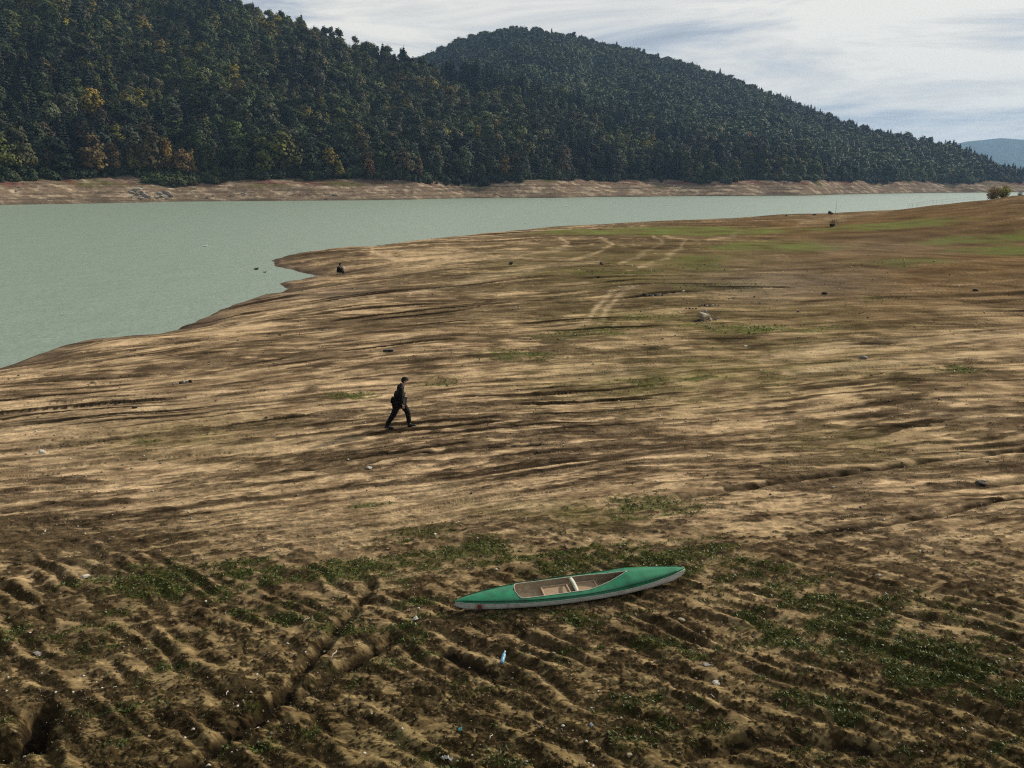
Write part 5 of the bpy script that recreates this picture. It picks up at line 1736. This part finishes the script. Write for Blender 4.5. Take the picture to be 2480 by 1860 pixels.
e = empty('bottle', (0, 0, 0)); on_bed(e, 1215, 1612, 0.035, 1.35); e.rotation_euler = (0, -0.25, 1.35)
tag(e, 'pale blue plastic bottle lying in the furrows below the kayak', 'bottle')
ob('flask', bottle(0.25, 0.036), simple('pale_blue_plastic', (0.16, 0.33, 0.46), 0.3), e)
ob('cap', tube([(0.24, 0, 0), (0.262, 0, 0)], 0.016, 8), simple('white_cap', (0.7, 0.7, 0.7), 0.5), e)
for u, v, w, h, c, lab, sd_ in ((1007, 1501, 0.10, 0.09, (0.66, 0.64, 0.56), 'crumpled white scrap left of the kayak stern', 1), (1114, 1770, 0.06, 0.05, (0.10, 0.42, 0.42), 'teal plastic shard near the bottom edge', 2),
                                (1432, 1759, 0.075, 0.045, (0.50, 0.55, 0.62), 'pale bluish plastic scrap in the dark soil below the kayak', 3), (1082, 1842, 0.16, 0.06, (0.50, 0.48, 0.44), 'torn whitish film at the bottom edge', 4),
                                (990, 1478, 0.06, 0.06, (0.45, 0.33, 0.24), 'faded tan scrap beside the crumpled white one', 5)):
    o = ob('scrap', scrap(w, h, sd_), simple('scrap_' + str(sd_), c, 0.6)); on_bed(o, u, v, 0.01, sd_ * 0.7)
    tag(o, lab, 'scrap', 'litter on the near bed')
M_stick = simple('bleached_stick', (0.55, 0.50, 0.40), 0.8, 0.3, 20)
for u, v, l_, an, lab in ((803, 1602, 0.26, 1.35, 'bleached bent stick in the dark gully, left of centre'), (1186, 1790, 0.13, 1.2, 'short bleached stick near the bottom edge'), (735, 1510, 0.16, 0.9, 'bleached twig left of the dark gully'),
                          (549, 1684, 0.12, 1.7, 'short white stick in the lower left furrows'), (347, 1580, 0.08, 0.8, 'tiny pale twig in the left furrows'), (275, 1674, 0.06, 0.8, 'tiny white twig at the lower left'),
                          (2100, 1290, 0.25, 0.1, 'pale straw on the bare soil at right'), (268, 1305, 0.09, 0.1, 'small white straw on the left slope'), (1730, 1690, 0.10, 2.2, 'short pale twig beside a green weed at lower right')):
    o = ob('stick', tube([(0, 0, 0.03), (l_ * .35, 0.012, 0.05), (l_ * .7, -0.01, 0.045), (l_, 0.02, 0.03)], [0.006, 0.007, 0.006, 0.004], 6), M_stick)
    on_bed(o, u, v, 0.01, an); tag(o, lab, 'stick', 'bleached sticks on the near bed')
# half-sunk plank/tyre piece above the walker
e = empty('log', (0, 0, 0)); on_bed(e, 940, 853, 0.02, 0.12)
tag(e, 'short dark log with a pale top lying on the slope beyond the walking person', 'log')
ob('timber', tube([(-0.25, 0, 0.04), (-0.1, 0.01, 0.05), (0.12, 0, 0.055), (0.26, -0.01, 0.06)], [0.055, 0.065, 0.065, 0.06], 9), simple('dark_timber', (0.035, 0.032, 0.028), 0.9), e)
ob('bark_strip', box(0.46, 0.07, 0.012, (0.02, 0.0, 0.120), 0.003), simple('grey_bark', (0.22, 0.22, 0.21), 0.8), e)

# ------------------------------------------------------------------ matted weeds, small pebbles
rg = np.random.default_rng(99)
NW = 520000
uu = rg.uniform(-250, 2730, NW); vv_ = 640 + (1890 - 640) * rg.uniform(0, 1, NW) ** 0.8
yy = CAM_H / ray_tan(vv_); xx = (uu - 1240) / FPX * (yy * CP + CAM_H * SP)
z_, sd_a, mo_a, gd_a, moss_a = gnd(xx, yy)
col_a, gt_a, mt_a = tint(xx, yy, z_, sd_a, mo_a, gd_a, moss_a)
den = np.clip(0.60 * gt_a + 0.20 * mt_a, 0, 1) * ss(1.0, 3.0, sd_a) * (1 - 0.9 * ss(0.15, 0.5, gd_a))
kw = rg.uniform(0, 1, NW) < den * 0.7
xx, yy, z_, gt_a, mt_a, vv2 = xx[kw], yy[kw], z_[kw], gt_a[kw], mt_a[kw], vv_[kw]
nw = len(xx)
isg = rg.uniform(0, 1, nw) < gt_a * 0.85
siz = rg.uniform(0.010, 0.026, nw) * (1 + 0.5 * isg) * (0.55 + yy / 26.0)
P = np.stack([xx, yy, z_ + siz * 0.7], -1)
V, F = leaf_quads(P, siz, rg, np.array([0, 0, 0.9])[None], 0.45) if False else (None, None)
a = rg.normal(size=(nw, 3)); a[:, 2] = np.abs(a[:, 2]) * 0.6 + 0.25; a /= np.linalg.norm(a, axis=1)[:, None]
hv = rg.normal(size=(nw, 3)); e1 = np.cross(a, hv); e1 /= np.linalg.norm(e1, axis=1)[:, None] + 1e-9
s3 = siz[:, None]
V = np.stack([P - a * s3 * 1.0 - e1 * s3 * 0.45, P + a * s3 * 1.1, P + e1 * s3 * 0.6], 1).reshape(-1, 3)
F = np.arange(3 * nw).reshape(-1, 3)
cg = np.array([0.042, 0.058, 0.012]); cg2 = np.array([0.095, 0.115, 0.025]); cb1 = np.array([0.044, 0.032, 0.018]); cb2 = np.array([0.125, 0.092, 0.048]); cb3 = np.array([0.048, 0.050, 0.020])
q = rg.uniform(0, 1, nw)[:, None]; pick = rg.uniform(0, 1, nw)[:, None]
cgr = cg * (1 - q) + cg2 * q
cbr = np.where(pick < 0.5, cb1, np.where(pick < 0.72, cb2, cb3)) * (0.6 + 0.8 * q)
cc = np.where(isg[:, None], cgr, cbr)
M_weed, t, b = new_mat('weed_leaves')
at = N(t, 'ShaderNodeAttribute'); at.attribute_name = 'tone'; t.links.new(at.outputs['Color'], b.inputs['Base Color'])
b.inputs['Roughness'].default_value = 0.6; b.inputs['Specular IOR Level'].default_value = 0.3
o = ob('weeds', np_mesh('weeds', V, F, np.repeat(cc, 3, axis=0)), M_weed)
tag(o, 'low matted weeds, moss and dry algae growing over the mud', 'weeds', kind='stuff')
print('WEEDS', nw)

NP_ = 5200
uu = rg.uniform(-100, 2580, NP_); vvp = 620 + 1260 * rg.uniform(0, 1, NP_) ** 0.9
yy = CAM_H / ray_tan(vvp); xx = (uu - 1240) / FPX * (yy * CP + CAM_H * SP)
cl2 = fbm(xx / 2.5, yy / 2.5, 3, 905)
z_, sd_a = gnd(xx, yy)[:2]
kp = (sd_a > 1.5) & (rg.uniform(0, 1, NP_) < np.clip(0.35 + 1.5 * cl2, 0.05, 1))
xx, yy, z_ = xx[kp], yy[kp], z_[kp]; npb = len(xx)
sp_ = rg.uniform(0.35, 1.0, npb) ** 2 * 0.030 * (0.6 + yy / 22)
base = np.array([(1, 0, 0), (0.3, 0.95, 0), (-0.8, 0.6, 0), (-0.8, -0.6, 0), (0.3, -0.95, 0), (0, 0, 0.75), (0, 0, -0.6)], float)
bf = np.array([(0, 1, 5), (1, 2, 5), (2, 3, 5), (3, 4, 5), (4, 0, 5), (1, 0, 6), (2, 1, 6), (3, 2, 6), (4, 3, 6), (0, 4, 6)])
jit = 1 + 0.3 * rg.normal(size=(npb, 7, 1))
V = (base[None] * jit * sp_[:, None, None] + np.stack([xx, yy, z_ + sp_ * 0.25], -1)[:, None, :]).reshape(-1, 3)
F = (bf[None] + (np.arange(npb) * 7)[:, None, None]).reshape(-1, 3)
pc = np.where(rg.uniform(0, 1, npb)[:, None] < 0.16, np.array([0.50, 0.46, 0.38]), np.where(rg.uniform(0, 1, npb)[:, None] < 0.5, np.array([0.22, 0.17, 0.12]), np.array([0.09, 0.07, 0.05])))
o = ob('pebbles', np_mesh('pebbles', V, F, np.repeat(pc, 7, axis=0)), M_weed)
tag(o, 'small pale and dark pebbles strewn over the lake bed', 'gravel', kind='stuff')

# ------------------------------------------------------------------ air
bmz = box(24000, 12300, 414, (0, 3700, 193))
M_haze = bpy.data.materials.new('haze_air'); M_haze.use_nodes = True
t = M_haze.node_tree; t.nodes.clear()
o_ = N(t, 'ShaderNodeOutputMaterial'); pv = N(t, 'ShaderNodeVolumePrincipled')
pv.inputs['Color'].default_value = (0.36, 0.58, 0.88, 1); pv.inputs['Density'].default_value = 0.000100; pv.inputs['Anisotropy'].default_value = 0.2
t.links.new(pv.outputs[0], o_.inputs['Volume'])
hz = ob('haze', bmz, M_haze)
tag(hz, 'thin blue autumn haze over the valley', 'haze', kind='stuff')
